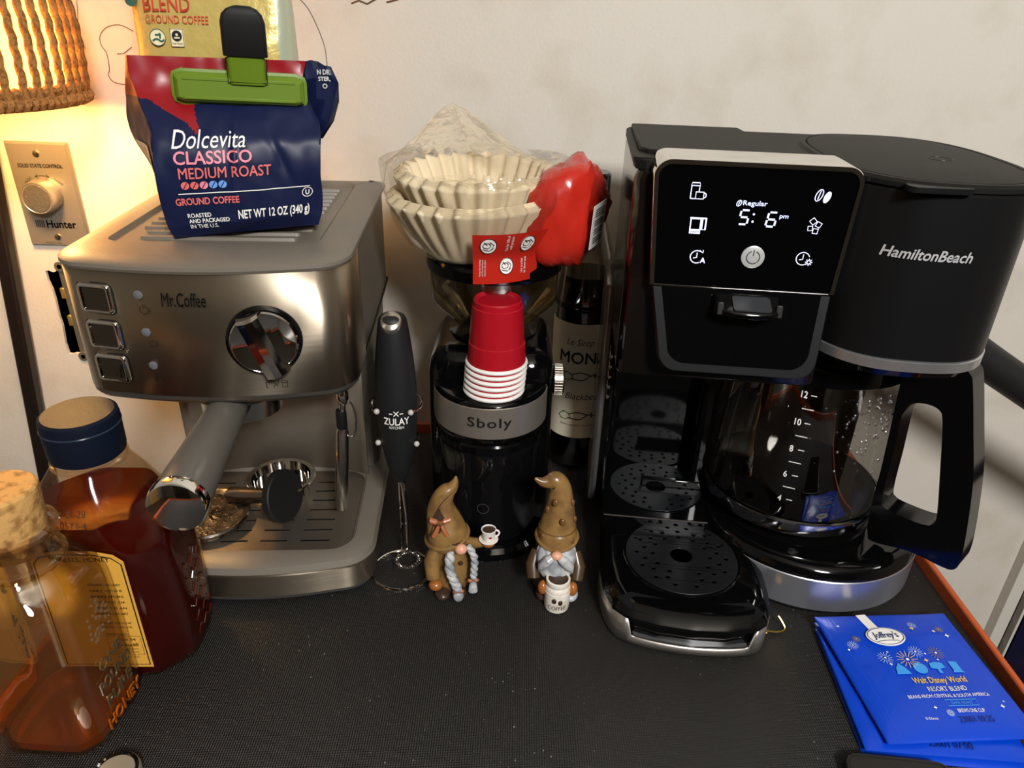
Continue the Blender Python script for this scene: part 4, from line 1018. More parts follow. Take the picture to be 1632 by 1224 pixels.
for s in (-1, 1):
    tube('bow', [bwp, bwp + Vector((s * 0.004, -0.001, 0.002)), bwp + Vector((s * 0.008, 0.0, 0.003)), bwp + Vector((s * 0.0085, 0.001, 0.0005))], [0.001, 0.0028, 0.0030, 0.001], COPPER, g1, n=10)
    tube('bow_tail', [bwp, bwp + Vector((s * 0.003, -0.003, -0.006)), bwp + Vector((s * 0.0062, -0.0035, -0.0125))], [0.001, 0.0022, 0.0024], COPPER, g1, n=8)
bean(g1, bwp + Vector((0, -0.002, 0)), (0, -1, 0), 0.003)
ball('nose', (0.006, -0.0225, 0.0605), (0.0058, 0.0052, 0.0052), SKIN, g1)
def braid(name, pts, w):
    P_ = spline(pts, 6); n = len(P_)
    a = []; b = []
    for k in range(2):
        q = []
        for i, p in enumerate(P_):
            ph = i / n * 2 * math.pi * 3.2 + k * math.pi
            q.append(Vector(p) + Vector((math.cos(ph) * w * 0.45, math.sin(ph) * w * 0.45 - 0.001, 0)))
        tube(name, q, [w * (0.8 if 0 < i < n - 1 else 0.4) for i in range(n)], GREYH, g1, n=10, smooth=80)
braid('braid', [(-0.004, -0.022, 0.058), (-0.005, -0.026, 0.042), (-0.001, -0.0275, 0.028), (0.003, -0.0265, 0.016)], 0.0042)
braid('braid', [(0.013, -0.019, 0.062), (0.0185, -0.021, 0.050), (0.0185, -0.0225, 0.036), (0.0175, -0.0225, 0.025)], 0.0032)
for p in ((0.003, -0.0275, 0.0135), (0.0175, -0.0235, 0.0225)):
    for s in (-1, 1): ball('braid_bow', (p[0] + s * 0.0028, p[1], p[2]), (0.0030, 0.002, 0.0020), COPPER, g1, 10, 8)
ball('braid_end', (0.003, -0.026, 0.0065), (0.0052, 0.0048, 0.0062), GREYH, g1)
loft('braid_end', [[(0.0175 + rx * math.cos(a), -0.0225 + rx * 0.7 * math.sin(a), z) for a in [2 * math.pi * i / 12 for i in range(12)]] for z, rx in ((0.022, 0.002), (0.016, 0.0038), (0.008, 0.0045), (0.0065, 0.002))], GREYH, g1)
tube('sleeve', [(-0.016, -0.006, 0.054), (-0.0215, -0.012, 0.040), (-0.0205, -0.018, 0.024)], [0.006, 0.0078, 0.0070], TAN, g1, n=14, smooth=70)
ball('mitten', (-0.0185, -0.0205, 0.0175), (0.0068, 0.0065, 0.0055), MITT, g1)
tube('sleeve', [(0.010, -0.006, 0.056), (0.019, -0.012, 0.058), (0.027, -0.015, 0.061)], [0.006, 0.0055, 0.0045], TAN, g1, n=14, smooth=70)
ball('mitten', (0.0325, -0.0165, 0.0610), (0.0062, 0.0055, 0.0042), MITT, g1)
cc = Vector((0.0325, -0.0175, 0.0642))
sa = lathe('saucer', [(0.0045, 0.0), (0.0085, 0.0015), (0.0092, 0.0026), (0.0080, 0.0028), (0.0045, 0.0018)], GWHT, g1, c=cc, n=28)
cp_ = lathe('tiny_cup', [(0.0045, 0.0022), (0.0055, 0.004), (0.0068, 0.0130), (0.0072, 0.0140), (0.0064, 0.0142), (0.0062, 0.0130)], WHITEP, g1, c=cc, n=28, cap1=False)
lathe('coffee_top', [(0.0001, 0.0128), (0.0063, 0.0128)], COFF, cp_, c=cc, n=20, cap0=False, cap1=False)
tube('cup_handle', [cc + Vector((0.0065 + 0.0035 * math.cos(R(a)), 0, 0.0088 + 0.0035 * math.sin(R(a)))) for a in range(-100, 101, 20)], 0.0009, WHITEP, cp_, n=8)
ball('heart_mark', cc + Vector((0.001, -0.0060, 0.008)), (0.0016, 0.0005, 0.0013), RED, cp_, 10, 6)
for s in (-1, 1): ball('boot', (-0.004 + s * 0.008, -0.019, 0.0048), (0.0075, 0.009, 0.0048), DKB, g1)
lathe('button', [(0.0022, 0), (0.0022, 0.001), (0.001, 0.0016)], DKB, g1, c=(0.006, -0.018, 0.040), axis=(0.2, -1, 0), n=12)

# ------------------------------------------------------------------ two-way coffee maker
CX, CY, CR = 0.098, 0.452, R(-5)
def hg(u, v, z): return (CX + u * math.cos(CR) - v * math.sin(CR), CY + u * math.sin(CR) + v * math.cos(CR), z)
cm = thing('coffee_maker', 'large black two-way coffee maker with lit touch panel and chrome frame', 'coffee maker', (CX, CY, 0), CR)
DARKLID = P('lid_charcoal', '1A1918', 0.5, spec=0.12, bump=(1500, 0.12))
BODYB = P('maker_black', '111112', 0.36, spec=0.3)
SIDEB = P('maker_side', '120E0C', 0.12)
# rear body and bays
loft('rear_body', [at_z(polar(rrect(-0.020, 0.078, 0.205, 0.262, 0.008), 64, (0.03, 0.23)), z) for z in (0.0, 0.26)], BLACKG, cm)
loft('rear_panel', [at_z(polar(rrect(0.070, 0.258, 0.2515, 0.276, 0.008), 64, (0.16, 0.262)), z) for z in (0.0, 0.262)], BLACKG, cm)
loft('bay_divider', [at_z(polar(rrect(0.072, 0.086, 0.165, 0.215, 0.005), 32, (0.079, 0.19)), z) for z in (0.05, 0.235)], BLACKG, cm)
ub = polar(rrect(-0.021, 0.136, 0.072, 0.262, 0.008), 96, (0.055, 0.16))
loft('upper_body', [at_z(inset(ub, 0.002), 0.222), at_z(ub, 0.225), at_z(ub, 0.376), at_z(inset(ub, 0.002), 0.382)], SIDEB, cm)
box('water_tank', -0.0295, -0.0215, 0.175, 0.258, 0.02, 0.262, thin_clear('tank_smoke', 'B09A7C', 0.12, 0.08, haze=0.12), cm, bevel=0.004)
for k in range(5):
    tube('vent_rib', [(-0.0218, 0.135 + 0.012 * math.cos(R(a)), 0.215 - 0.010 * k + 0.006 * math.sin(R(a))) for a in range(190, 351, 20)], 0.0012, STEEL_V, cm, n=6)
# carafe-side housing (rounded right end)
def sup(cu, cv, a, b, n=2.7, N=120):
    out = []
    for i in range(N):
        t = 2 * math.pi * (i + 0.5) / N; c, s = math.cos(t), math.sin(t)
        out.append((cu + a * math.copysign(abs(c) ** (2 / n), c), cv + b * math.copysign(abs(s) ** (2 / n), s)))
    return out
ro = sup(0.190, 0.148, 0.0725, 0.112)
hz = loft('brew_housing', [at_z(inset(ro, 0.001), 0.2655), at_z(ro, 0.2665), at_z(ro, 0.383), at_z(inset(ro, 0.002), 0.385)], BODYB, cm)
loft('chrome_strip', [at_z(inset(ro, 0.001), 0.2565), at_z(inset(ro, -0.0008), 0.2575), at_z(inset(ro, -0.0008), 0.2648), at_z(inset(ro, 0.001), 0.2658)], P('strip_chrome', 'C9CACC', 0.22, 0.85), cm)
loft('basket_bottom', [at_z(inset(ro, 0.030), 0.2455), at_z(inset(ro, 0.016), 0.2465), at_z(inset(ro, 0.006), 0.2505), at_z(inset(ro, 0.003), 0.2565)], BLACKG, cm)
lid = loft('brew_lid', [at_z(inset(ro, -0.0005), 0.3855), at_z(inset(ro, -0.0005), 0.3885), at_z(inset(ro, 0.002), 0.3905), at_z(inset(ro, 0.0055), 0.3905), at_z(inset(ro, 0.0065), 0.3890), at_z(inset(ro, 0.0075), 0.3905), at_z(inset(ro, 0.03), 0.3925)], DARKLID, cm)
tube('lid_mark', [(0.205 + 0.0085 * math.cos(a), 0.125 + 0.0085 * math.sin(a), 0.3924) for a in [2 * math.pi * i / 32 for i in range(32)]], 0.0004, BODYB, lid, n=5, closed=True)
flat('lid_latch', rrect(0.150, 0.190, 0.030, 0.043, 0.004, 4), [], 0.004, plane((0, 0, 0.3850), (1, 0, 0), (0, 1, 0)), BODYB, cm, bevel=0.001)
# left lid over the single-serve side
plid = flat('pod_lid', [(-0.017, 0.255), (-0.017, 0.120), (-0.012, 0.110), (0.0, 0.106), (0.105, 0.106), (0.100, 0.16), (0.085, 0.20), (0.080, 0.255)], [], 0.006, plane((0, 0, 0.3864), (1, 0, 0), (0, 1, 0)), DARKLID, cm, bevel=0.0015)
flat('lid_tab', rrect(-0.022, 0.014, 0.090, 0.118, 0.003, 3), [], 0.004, plane((0, 0, 0.3855), (1, 0, 0), (0, 1, 0)), DARKLID, cm, bevel=0.001)
loft('top_deck', [at_z(polar(rrect(-0.0215, 0.205, 0.085, 0.2625, 0.01), 96, (0.09, 0.17)), z) for z in (0.381, 0.3885)], DARKLID, cm, bevel=0.001)
# display block with chrome surround
PV = 0.060
def face(z): return 0.0
dp = plane((0, PV, 0), (1, 0, 0), (0, 0, 1))
outl = [(-0.0035, 0.3035), (0.1300, 0.3035)] + [(0.1325 - 0.012 + 0.012 * math.cos(R(a)), 0.3945 - 0.012 + 0.012 * math.sin(R(a))) for a in range(0, 91, 10)] + [(-0.0095 + 0.012 + 0.012 * math.cos(R(a)), 0.3945 - 0.012 + 0.012 * math.sin(R(a))) for a in range(90, 181, 10)]
inn = [(-0.0002, 0.3033), (0.1265, 0.3033)] + [(0.1290 - 0.009 + 0.009 * math.cos(R(a)), 0.3910 - 0.009 + 0.009 * math.sin(R(a))) for a in range(0, 91, 10)] + [(-0.0060 + 0.009 + 0.009 * math.cos(R(a)), 0.3910 - 0.009 + 0.009 * math.sin(R(a))) for a in range(90, 181, 10)]
shell = loft('chrome_frame', [[dp(x, z, -0.045) for x, z in outl], [dp(x, z, -0.001) for x, z in outl], [dp(x + (0.055 - x) * 0.008, z - (z - 0.35) * 0.008, 0.0) for x, z in outl], [dp(x, z, 0.0) for x, z in inn], [dp(x, z, -0.002) for x, z in inn]], CHROME, cm, cap0=False, cap1=False, smooth=30)
loft('display_panel', [[dp(x, z, -0.040) for x, z in inn], [dp(x, z, -0.0012) for x, z in inn]], P('panel_glass', '030304', 0.03, spec=0.5), cm)
icq = lambda u, z: plane((u, PV + 0.0012, z), (1, 0, 0), (0, 0, 1))
def icon(nm, lines, u, z, w=0.0007): return ribbon(nm, lines, w, icq(u, z), GLOW, cm, 0.0006)
def rc(x0, x1, y0, y1): return [(x0, y0), (x1, y0), (x1, y1), (x0, y1), (x0, y0)]
icon('cup_icon', [[(-0.0045, -0.0055), (-0.0045, 0.0035), (0.001, 0.0035), (0.001, -0.0005)], [(-0.0045, -0.0055), (-0.0012, -0.0055)], [(-0.0050, 0.0035), (-0.0042, 0.0055), (0.0008, 0.0055), (0.0015, 0.0035), (-0.0050, 0.0035)], rc(-0.001, 0.0045, -0.0055, -0.0008), arc(0.0045, -0.003, 0.0017, -90, 90, 8)], 0.022, 0.3735)
icon('carafe_icon', [rc(-0.0048, 0.0022, -0.0038, 0.004), [(-0.0055, 0.0045), (0.006, 0.0045)], rc(-0.005, 0.0025, -0.0062, -0.0047), rc(0.0032, 0.0058, -0.0036, 0.0045)], 0.0250, 0.3500, 0.0011)
icon('timer_icon', [arc(-0.0006, 0.0004, 0.0046, 60, 300, 20), [(-0.0006, 0.0035), (-0.0006, 0.0), (-0.003, -0.0006)], [(0.001, 0.0052), (0.0035, 0.0035), (0.0035, 0.0055)]], 0.0285, 0.3260)
text('A', 0.0036, 0.0038, icq(0.0325, 0.3240), GLOW, cm, bold=0.02, lift=0.0006)
text('Regular', 0.0165, 0.0044, icq(0.0625, 0.3663), GLOW, cm, bold=0.006, lift=0.0006)
icon('bean_icon', [[(0.0015 * math.cos(a) + 0.0006 * math.sin(a), 0.0021 * math.sin(a)) for a in [2 * math.pi * i / 16 for i in range(17)]], [(-0.0006, -0.0015), (0.0006, 0.0016)]], 0.0515, 0.3664, 0.0005)
def seg(nm, u, z, on):
    w, h, g = 0.0030, 0.0050, 0.0007
    S = {'a': [(-w + g, h), (w - g, h)], 'g': [(-w + g, 0), (w - g, 0)], 'd': [(-w + g, -h), (w - g, -h)], 'f': [(-w, h - g), (-w, g)], 'b': [(w, h - g), (w, g)], 'e': [(-w, -g), (-w, -h + g)], 'c': [(w, -g), (w, -h + g)]}
    ribbon(nm, [[(x + 0.12 * y, y) for x, y in S[k]] for k in on], 0.0013, icq(u, z), GLOW, cm, 0.0006)
seg('digit', 0.0565, 0.3568, 'afgcd'); seg('digit', 0.0755, 0.3562, 'afgecd')
for dz in (0.0022, -0.003): flat('colon_dot', circ(0, dz, 0.0008, 10), [], 0.0002, lambda x, y, z=0: icq(0.0628, 0.3570)(x, y, 0.0005), GLOW, cm)
text('pm', 0.0058, 0.0030, icq(0.0836, 0.3580), GLOW, cm, bold=0.006, lift=0.0006)
pw = lathe('power_button', [(0.0082, 0.0), (0.0082, 0.0008), (0.0072, 0.0012), (0.0001, 0.0012)], P('power_button_grey', 'C4C4C2', 0.3, 0.6, emit=0.25), cm, c=icq(0.0675, 0.3285)(0, 0), axis=(0, -1, 0), n=36)
ribbon('power_icon', [arc(0, 0, 0.0046, 110, 430, 24), [(0, 0.0012), (0, 0.0055)]], 0.0006, icq(0.0675, 0.3285), INK, pw, 0.0016)
icon('bean_icon', [[(-0.0028 + 0.0022 * math.cos(a) + 0.0010 * math.sin(a), 0.0040 * math.sin(a)) for a in [2 * math.pi * i / 20 for i in range(21)]], [(-0.0034, -0.003), (-0.0028, 0.0), (-0.0020, 0.0032)]], 0.107, 0.3745, 0.0006)
flat('bean_icon', [(0.0028 + 0.0022 * math.cos(a) + 0.0010 * math.sin(a), -0.0012 + 0.0040 * math.sin(a)) for a in [2 * math.pi * i / 20 for i in range(20)]], [], 0.0002, lambda x, y, z=0: icq(0.107, 0.3745)(x, y, 0.0005), GLOW, cm)
def dia(cx, cy, r, a0): return [(cx + r * math.cos(R(a0 + 90 * k)), cy + r * math.sin(R(a0 + 90 * k))) for k in range(5)]
icon('ice_icon', [dia(-0.0012, 0.0034, 0.0026, 0), dia(0.0028, 0.0012, 0.0024, 20), dia(-0.0024, -0.0016, 0.0022, 50), dia(0.0014, -0.0034, 0.0024, 40)], 0.1053, 0.3530, 0.0006)
icon('clock_icon', [arc(-0.0006, 0.0004, 0.0046, 20, 310, 20), [(-0.0006, 0.0035), (-0.0006, 0.0), (-0.003, -0.0006)], arc(0.004, -0.002, 0.0013, 0, 360, 10)] + [[(0.004 + 0.0013 * math.cos(R(a)), -0.002 + 0.0013 * math.sin(R(a))), (0.004 + 0.0026 * math.cos(R(a)), -0.002 + 0.0026 * math.sin(R(a)))] for a in range(0, 360, 45)], 0.1030, 0.3290, 0.0006)
# filter drawer below the display
def dr(z, d=0.0):
    t = (0.3025 - z) / 0.066
    return (-0.0025 + 0.010 * t + d, 0.129 - 0.002 * t - d, 0.060 - 0.012 * t)
rgs = []
dout = []
for z in (0.3025, 0.262, 0.246): l, r_, vv = dr(z); dout.append((l, z, vv))
lft = [dr(0.3025), dr(0.25)]
def dring(dd, off):
    pts = []
    l0, r0, v0 = dr(0.3025, dd); l1, r1, v1 = dr(0.238 + dd, dd); rad = 0.014
    pts += [(l0, 0.3025 - (dd if dd else 0) * 0.0, v0)]
    for a in range(180, 271, 15): pts.append((l1 + rad + rad * math.cos(R(a)), 0.238 + dd + rad + rad * math.sin(R(a)), v1))
    for a in range(270, 361, 15): pts.append((r1 - rad + rad * math.cos(R(a)), 0.238 + dd + rad + rad * math.sin(R(a)), v1))
    pts += [(r0, 0.3025, v0)]
    res = []
    for x, z, vv in pts:
        t = (0.3025 - z) / 0.066
        res.append((x, 0.060 - 0.012 * t + off, z))
    return res
dw = loft('filter_drawer', [dring(0, 0.06), dring(0, 0.004), dring(0.002, 0.0), dring(0.008, 0.0)], BLACKM, cm, cap1=False)
loft('drawer_face', [dring(0.008, 0.0), dring(0.0085, -0.0008)], BLACKG, dw, cap0=False)
hd = thing_lever = flat('drawer_lever', [(0.043, 0.0), (0.092, 0.0), (0.088, 0.018), (0.082, 0.021), (0.056, 0.021), (0.048, 0.018)], [], 0.005, lambda x, y, z=0: Vector((x, 0.058 - y * 1.0, 0.2995 - 0.35 * y + z - 0.0035)), BLACKG, cm, bevel=0.0015)
for s, x in ((-1, 0.047), (1, 0.0885)):
    obox('lever_arm', (x, 0.050, 0.292), (0.0022, 0, 0), (0, 0.009, -0.0032), (0, 0.001, 0.0045), P('lever_grey', '2C2C2C', 0.25), hd, bevel=0.0008)
flat('lever_pad', rrect(0.056, 0.083, 0.004, 0.019, 0.002, 3), [], 0.001, lambda x, y, z=0: Vector((x, 0.058 - y, 0.2995 - 0.35 * y + 0.0018 + z)), P('lever_pad', '3A3C40', 0.35, 0.3), hd)
# lettering on the housing
def on_housing(u0, z0):
    def fv_(u):
        k = max(0, 1 - abs((u - 0.190) / 0.0725) ** 2.7) ** (1 / 2.7); return 0.148 - 0.112 * k
    return lambda x, y, z=0: Vector((u0 + x, fv_(u0 + x) - 0.0006 - z, z0 + y))
text('HamiltonBeach', 0.0560, 0.0072, on_housing(0.1755, 0.3435), P('badge_silver', 'D8D8D8', 0.3, 0.4), hz, bold=0.014, shear=0.22)
# base: round hot-plate end
RC = (0.186, 0.162)
rb_ = circ(RC[0], RC[1], 0.1065, 96)
rb_ = [(x, min(y, 0.275)) for x, y in rb_]
loft('warmer_base', [at_z(inset(rb_, 0.004), 0.0), at_z(inset(rb_, 0.002), 0.0035), at_z(inset(rb_, 0.0012), 0.006)], BLACKM, cm)
loft('warmer_band', [at_z(inset(rb_, 0.0005), 0.006), at_z(rb_, 0.0065), at_z(rb_, 0.0392), at_z(inset(rb_, 0.0008), 0.0400)], P('band_blue_steel', 'B9BBC4', 0.30, 0.85, brushed=(14, 14, 0.15, 0.05)), cm)
loft('warmer_top', [at_z(inset(rb_, 0.0008), 0.0400), at_z(inset(rb_, 0.002), 0.0465), at_z(inset(rb_, 0.006), 0.0505), at_z(inset(rb_, 0.013), 0.0525), at_z(inset(rb_, 0.017), 0.0515), at_z(inset(rb_, 0.020), 0.0515)], BLACKG, cm)
lathe('hot_plate', [(0.078, 0.0515), (0.079, 0.0535), (0.075, 0.0550), (0.0001, 0.0550)], P('hot_plate', '0C0B0B', 0.2, 0.4), cm, c=(0.168, 0.166, 0), n=64)
# single-serve tray
to_raw = [(-0.017, 0.150), (-0.0175, 0.060), (-0.014, 0.030), (-0.006, 0.010), (0.006, 0.000), (0.030, -0.006), (0.060, -0.0085), (0.090, -0.0065), (0.112, -0.001), (0.122, 0.008), (0.128, 0.024), (0.130, 0.045), (0.130, 0.150)]
tro = polar(to_raw, 120, (0.056, 0.070))
loft('tray_foot', [at_z(inset(tro, 0.006), 0.0), at_z(inset(tro, 0.004), 0.004)], BLACKM, cm)
loft('tray_core', [at_z(inset(tro, 0.006), 0.004), at_z(inset(tro, 0.006), 0.026)], BLACKG, cm)
# steel front band with an opening
bt_ = to_raw[1:-1]
bt_ = spline(bt_, 5)
v = []; f = []
for (x, y) in bt_:
    open_ = (0.008 < x < 0.110 and y < 0.02)
    v += [(x, y, 0.0035), (x, y, 0.0115 if open_ else 0.029)]
n = len(bt_)
for i in range(n - 1): f.append((2 * i, 2 * i + 2, 2 * i + 3, 2 * i + 1))
bd_ = mesh('tray_band', v, f, P('band_warm_steel', 'B8B2AA', 0.30, 0.85, brushed=(14, 14, 0.15, 0.05)), cm, smooth=50)
m_ = bd_.modifiers.new('solid', 'SOLIDIFY'); m_.thickness = 0.002; m_.offset = -1
flat('drip_ledge', [(0.010, 0.016), (0.012, 0.0), (0.060, -0.006), (0.108, -0.001), (0.110, 0.016)], [], 0.001, plane((0, 0, 0.010), (1, 0, 0), (0, 1, 0)), P('ledge_silver', '9A9A9C', 0.3, 0.8), cm)
loft('tray_top', [at_z(inset(tro, 0.0035), 0.0265), at_z(inset(tro, -0.0005), 0.0285), at_z(inset(tro, 0.0), 0.0315), at_z(inset(tro, 0.006), 0.0370), at_z(inset(tro, 0.0115), 0.0395), at_z(inset(tro, 0.016), 0.0400)], BLACKG, cm)
flat('front_lip', [(-0.004, 0.014), (0.006, 0.0045), (0.030, -0.0015), (0.060, -0.004), (0.090, -0.002), (0.110, 0.003), (0.119, 0.012), (0.108, 0.020), (0.060, 0.013), (0.008, 0.020)], [], 0.001, lambda x, y, z=0: Vector((x, y, 0.0345 + 0.28 * y + z)), P('lip_gloss', '2B2C2E', 0.1, 0.6), cm)
DISC = P('grate_black', '17181A', 0.35)
def holes_ring(c, rows_, k):
    hs_ = [circ(c[0], c[1], 0.0100 * k, 20)]
    for r_, n_, o_ in rows_:
        for i in range(n_):
            a = 2 * math.pi * (i + o_) / n_
            if abs(math.cos(a)) < 0.16 and math.sin(a) < 0: continue
            hs_.append(circ(c[0] + r_ * k * math.cos(a), c[1] + r_ * k * math.sin(a), 0.0021 * k, 8))
    return hs_
flat('cup_grate', circ(0.056, 0.073, 0.0505, 60), holes_ring((0.056, 0.073), ((0.026, 12, 0.0), (0.034, 14, 0.5), (0.0405, 14, 0.0)), 1.0), 0.0015, plane((0, 0, 0.0402), (1, 0, 0), (0, 1, 0)), DISC, cm, bevel=0.0003)
tube('grate_rim', [(0.056 + 0.0525 * math.cos(a), 0.073 + 0.0525 * math.sin(a), 0.0405) for a in [2 * math.pi * i / 64 for i in range(64)]], 0.0012, BLACKG, cm, n=8, closed=True)
mesh('tray_well', [(0.056 + 0.05 * math.cos(a), 0.073 + 0.05 * math.sin(a), 0.0401) for a in [2 * math.pi * i / 48 for i in range(48)]], [tuple(range(48))], HOLE, cm)
# raised cup platform behind
loft('cup_platform', [at_z(rrect(-0.0155, 0.084, 0.112, 0.212, 0.003, 3), z) for z in (0.004, 0.0515)], BLACKG, cm)
tube('platform_edge', [(-0.0150, 0.1118, 0.0515), (0.03, 0.1118, 0.0515), (0.0835, 0.1118, 0.0515)], 0.0011, STEEL_V, cm, n=8)
flat('platform_grate', [(x, y) for x, y in [(0.038 + 0.046 * math.cos(a), 0.165 + 0.042 * math.sin(a)) for a in [2 * math.pi * i / 56 for i in range(56)]]], holes_ring((0.038, 0.163), ((0.024, 12, 0.0), (0.031, 14, 0.5), (0.037, 14, 0.0)), 1.0), 0.001, plane((0, 0, 0.0522), (1, 0, 0), (0, 1, 0)), P('grate_slate', '141619', 0.4), cm)
obox('platform_handle', (0.054, 0.166, 0.0575), (0.031, 0, 0), (0, 0.003, 0), (0, 0, 0.0048), BLACKG, cm, bevel=0.0015)

# ------------------------------------------------------------------ glass carafe on the hot plate
ca = thing('coffee_carafe', 'glass coffee carafe with black handle and white cup marks on the hot plate', 'carafe', hg(0.166, 0.165, 0.0553), CR)
CG = thin_clear('carafe_glass', 'F2F0EC', 0.12, 0.03)
gp = [(0.0001, 0.002), (0.062, 0.0022), (0.072, 0.006), (0.0790, 0.018), (0.0820, 0.036), (0.0825, 0.060), (0.0810, 0.090), (0.0785, 0.120), (0.0762, 0.145), (0.0745, 0.162)]
gl = lathe('glass_body', spline(gp, 4), CG, ca, n=72, cap0=False, cap1=False, smooth=60)
lathe('coffee', [(0.0001, 0.004), (0.060, 0.0042), (0.070, 0.008), (0.0775, 0.018), (0.0802, 0.026), (0.0802, 0.0265), (0.0001, 0.0266)], P('black_coffee', '0A0503', 0.05), ca, n=64)
lathe('bottom_band', [(0.0765, 0.0090), (0.0805, 0.0105), (0.0835, 0.0235), (0.0830, 0.0255), (0.0815, 0.0262)], P('band_mirror', 'B4B4B8', 0.12, 1.0), ca, n=72, cap0=False, cap1=False)
lathe('collar', [(0.0758, 0.1580), (0.0778, 0.1595), (0.0765, 0.170), (0.0740, 0.174), (0.0700, 0.1745)], BLACKG, ca, n=72, cap0=False)
lathe('lid', [(0.0715, 0.1735), (0.0700, 0.1775), (0.0640, 0.1810), (0.050, 0.1830), (0.030, 0.1840), (0.0001, 0.1840)], BLACKG, ca, n=64, cap0=False)
lathe('lid_hub', [(0.024, 0.1835), (0.022, 0.1870), (0.016, 0.1880), (0.0001, 0.1880)], BLACKM, ca, n=40, cap0=False)
PS = R(-42)
hd_o = spline([(0.064, 0.1800), (0.080, 0.1860), (0.098, 0.1910), (0.115, 0.1910), (0.1235, 0.1870), (0.1280, 0.1780), (0.1390, 0.1420), (0.1510, 0.1000), (0.1600, 0.0500), (0.1625, 0.0260), (0.1600, 0.0165), (0.1510, 0.0140), (0.1250, 0.0135), (0.0980, 0.0060), (0.0900, 0.0060)], 4) + [(0.0862, 0.0180), (0.0840, 0.0500), (0.0830, 0.0800), (0.0805, 0.1200), (0.0785, 0.1450), (0.0775, 0.1640), (0.0700, 0.1740)]
hd_i = spline([(0.0860, 0.1330), (0.0900, 0.1460), (0.1000, 0.1510), (0.1110, 0.1500), (0.1165, 0.1400), (0.1260, 0.1000), (0.1345, 0.0620), (0.1350, 0.0500), (0.1280, 0.0450), (0.1100, 0.0430), (0.0950, 0.0440), (0.0910, 0.0530), (0.0890, 0.0900)], 4)
hv = lambda x, y, z=0: Vector((math.cos(PS) * x + math.sin(PS) * (z - 0.0125), math.sin(PS) * x - math.cos(PS) * (z - 0.0125), y))
flat('handle', hd_o, [hd_i], 0.025, hv, BLACKG, ca, bevel=0.004, bseg=4, smooth=50)
# water drops on the glass and cup marks
random.seed(3)
rr_at = lambda z: next((ra + (rb2 - ra) * (z - za) / max(1e-9, zb2 - za) for (ra, za), (rb2, zb2) in zip(gp, gp[1:]) if za <= z <= zb2), 0.08)
dv = []; df_ = []
for k in range(230):
    a = R(random.uniform(-85, -12) if random.random() < 0.75 else random.uniform(-130, -20)); z = 0.150 - abs(random.gauss(0, 0.035))
    if z < 0.045: continue
    s = random.uniform(0.0005, 0.0015); r_ = rr_at(z) + 0.0003
    c = Vector((r_ * math.cos(a), r_ * math.sin(a), z)); ex = Vector((-math.sin(a), math.cos(a), 0)); nn = Vector((math.cos(a), math.sin(a), 0))
    b0 = len(dv)
    for lv_, (q, h) in enumerate(((1.0, 0.0), (0.7, 0.6), (0.02, 0.8))):
        for i in range(7):
            t = 2 * math.pi * i / 7; dv.append(c + ex * math.cos(t) * s * q + Vector((0, 0, 1)) * math.sin(t) * s * 1.35 * q + nn * h * s)
    for L_ in range(2):
        for i in range(7):
            j = (i + 1) % 7; df_.append((b0 + L_ * 7 + i, b0 + L_ * 7 + j, b0 + L_ * 7 + 7 + j, b0 + L_ * 7 + 7 + i))
dd_ = mesh('water_drops', dv, df_, thin_clear('water', 'E8E8E8', 0.2, 0.02), ca, smooth=180); dd_['kind'] = 'stuff'
mk = lambda zc, a0: (lambda x, y, z=0: Vector(((rr_at(zc) + 0.0006 + z) * math.cos(a0 + x / 0.082), (rr_at(zc + y) + 0.0006 + z) * math.sin(a0 + x / 0.082), zc + y)))
for k, lbl in enumerate(('12', None, '10', None, '8', None, '6', None, '4')):
    zc = 0.1495 - 0.0126 * k; a0 = R(-111.5)
    if lbl:
        text(lbl, 0.0052 if len(lbl) == 2 else 0.0028, 0.0058, mk(zc, a0), WHITE, gl, bold=0.012)
        ribbon('cup_mark', [[(0.0055, 0), (0.0105, 0)]], 0.0007, mk(zc, a0), WHITE, gl)
    else:
        ribbon('cup_mark', [[(0.0005, 0), (0.0105, 0)]], 0.0007, mk(zc, a0), WHITE, gl)

# ------------------------------------------------------------------ plastic honey jug
jg = thing('honey_jug', 'tall plastic honey jug with navy cap and gold label behind the cork jar', 'honey jug', (-0.308, 0.4425, 0), R(2))
def octo(hx, hy, c, n=80):
    pts = [(hx, -hy + c), (hx, hy - c), (hx - c, hy), (-hx + c, hy), (-hx, hy - c), (-hx, -hy + c), (-hx + c, -hy), (hx - c, -hy)]
    return polar(pts, n)
def soft(ring, k=3):
    n = len(ring)
    for _ in range(k): ring = [((ring[i - 1][0] + 2 * ring[i][0] + ring[(i + 1) % n][0]) / 4, (ring[i - 1][1] + 2 * ring[i][1] + ring[(i + 1) % n][1]) / 4) for i in range(n)]
    return ring
JP = spline([(0.000, 0.048, 0.037, 0.020), (0.004, 0.0545, 0.0425, 0.022), (0.030, 0.0565, 0.0440, 0.019), (0.075, 0.0565, 0.0440, 0.019), (0.100, 0.0555, 0.0438, 0.019), (0.125, 0.0525, 0.0432, 0.020), (0.142, 0.0480, 0.0415, 0.026), (0.156, 0.0410, 0.0375, 0.023), (0.171, 0.0310, 0.0305, 0.0184), (0.181, 0.0245, 0.0245, 0.0145), (0.188, 0.0225, 0.0225, 0.0132)], 4)
def jring(row, d=0.0): return [(x, y, row[0]) for x, y in soft(octo(row[1] - d, row[2] - d, row[3]))]
loft('jug_wall', [jring(r_) for r_ in JP], thin_clear('jug_plastic', 'F8EEDC', 0.07, 0.12, bump=(30, 0.15)), jg, cap1=False, smooth=60)
HONEY = liquid('dark_honey', '8A1C06', '641004', 0.30)
lev = [r_ for r_ in JP if r_[0] <= 0.149]
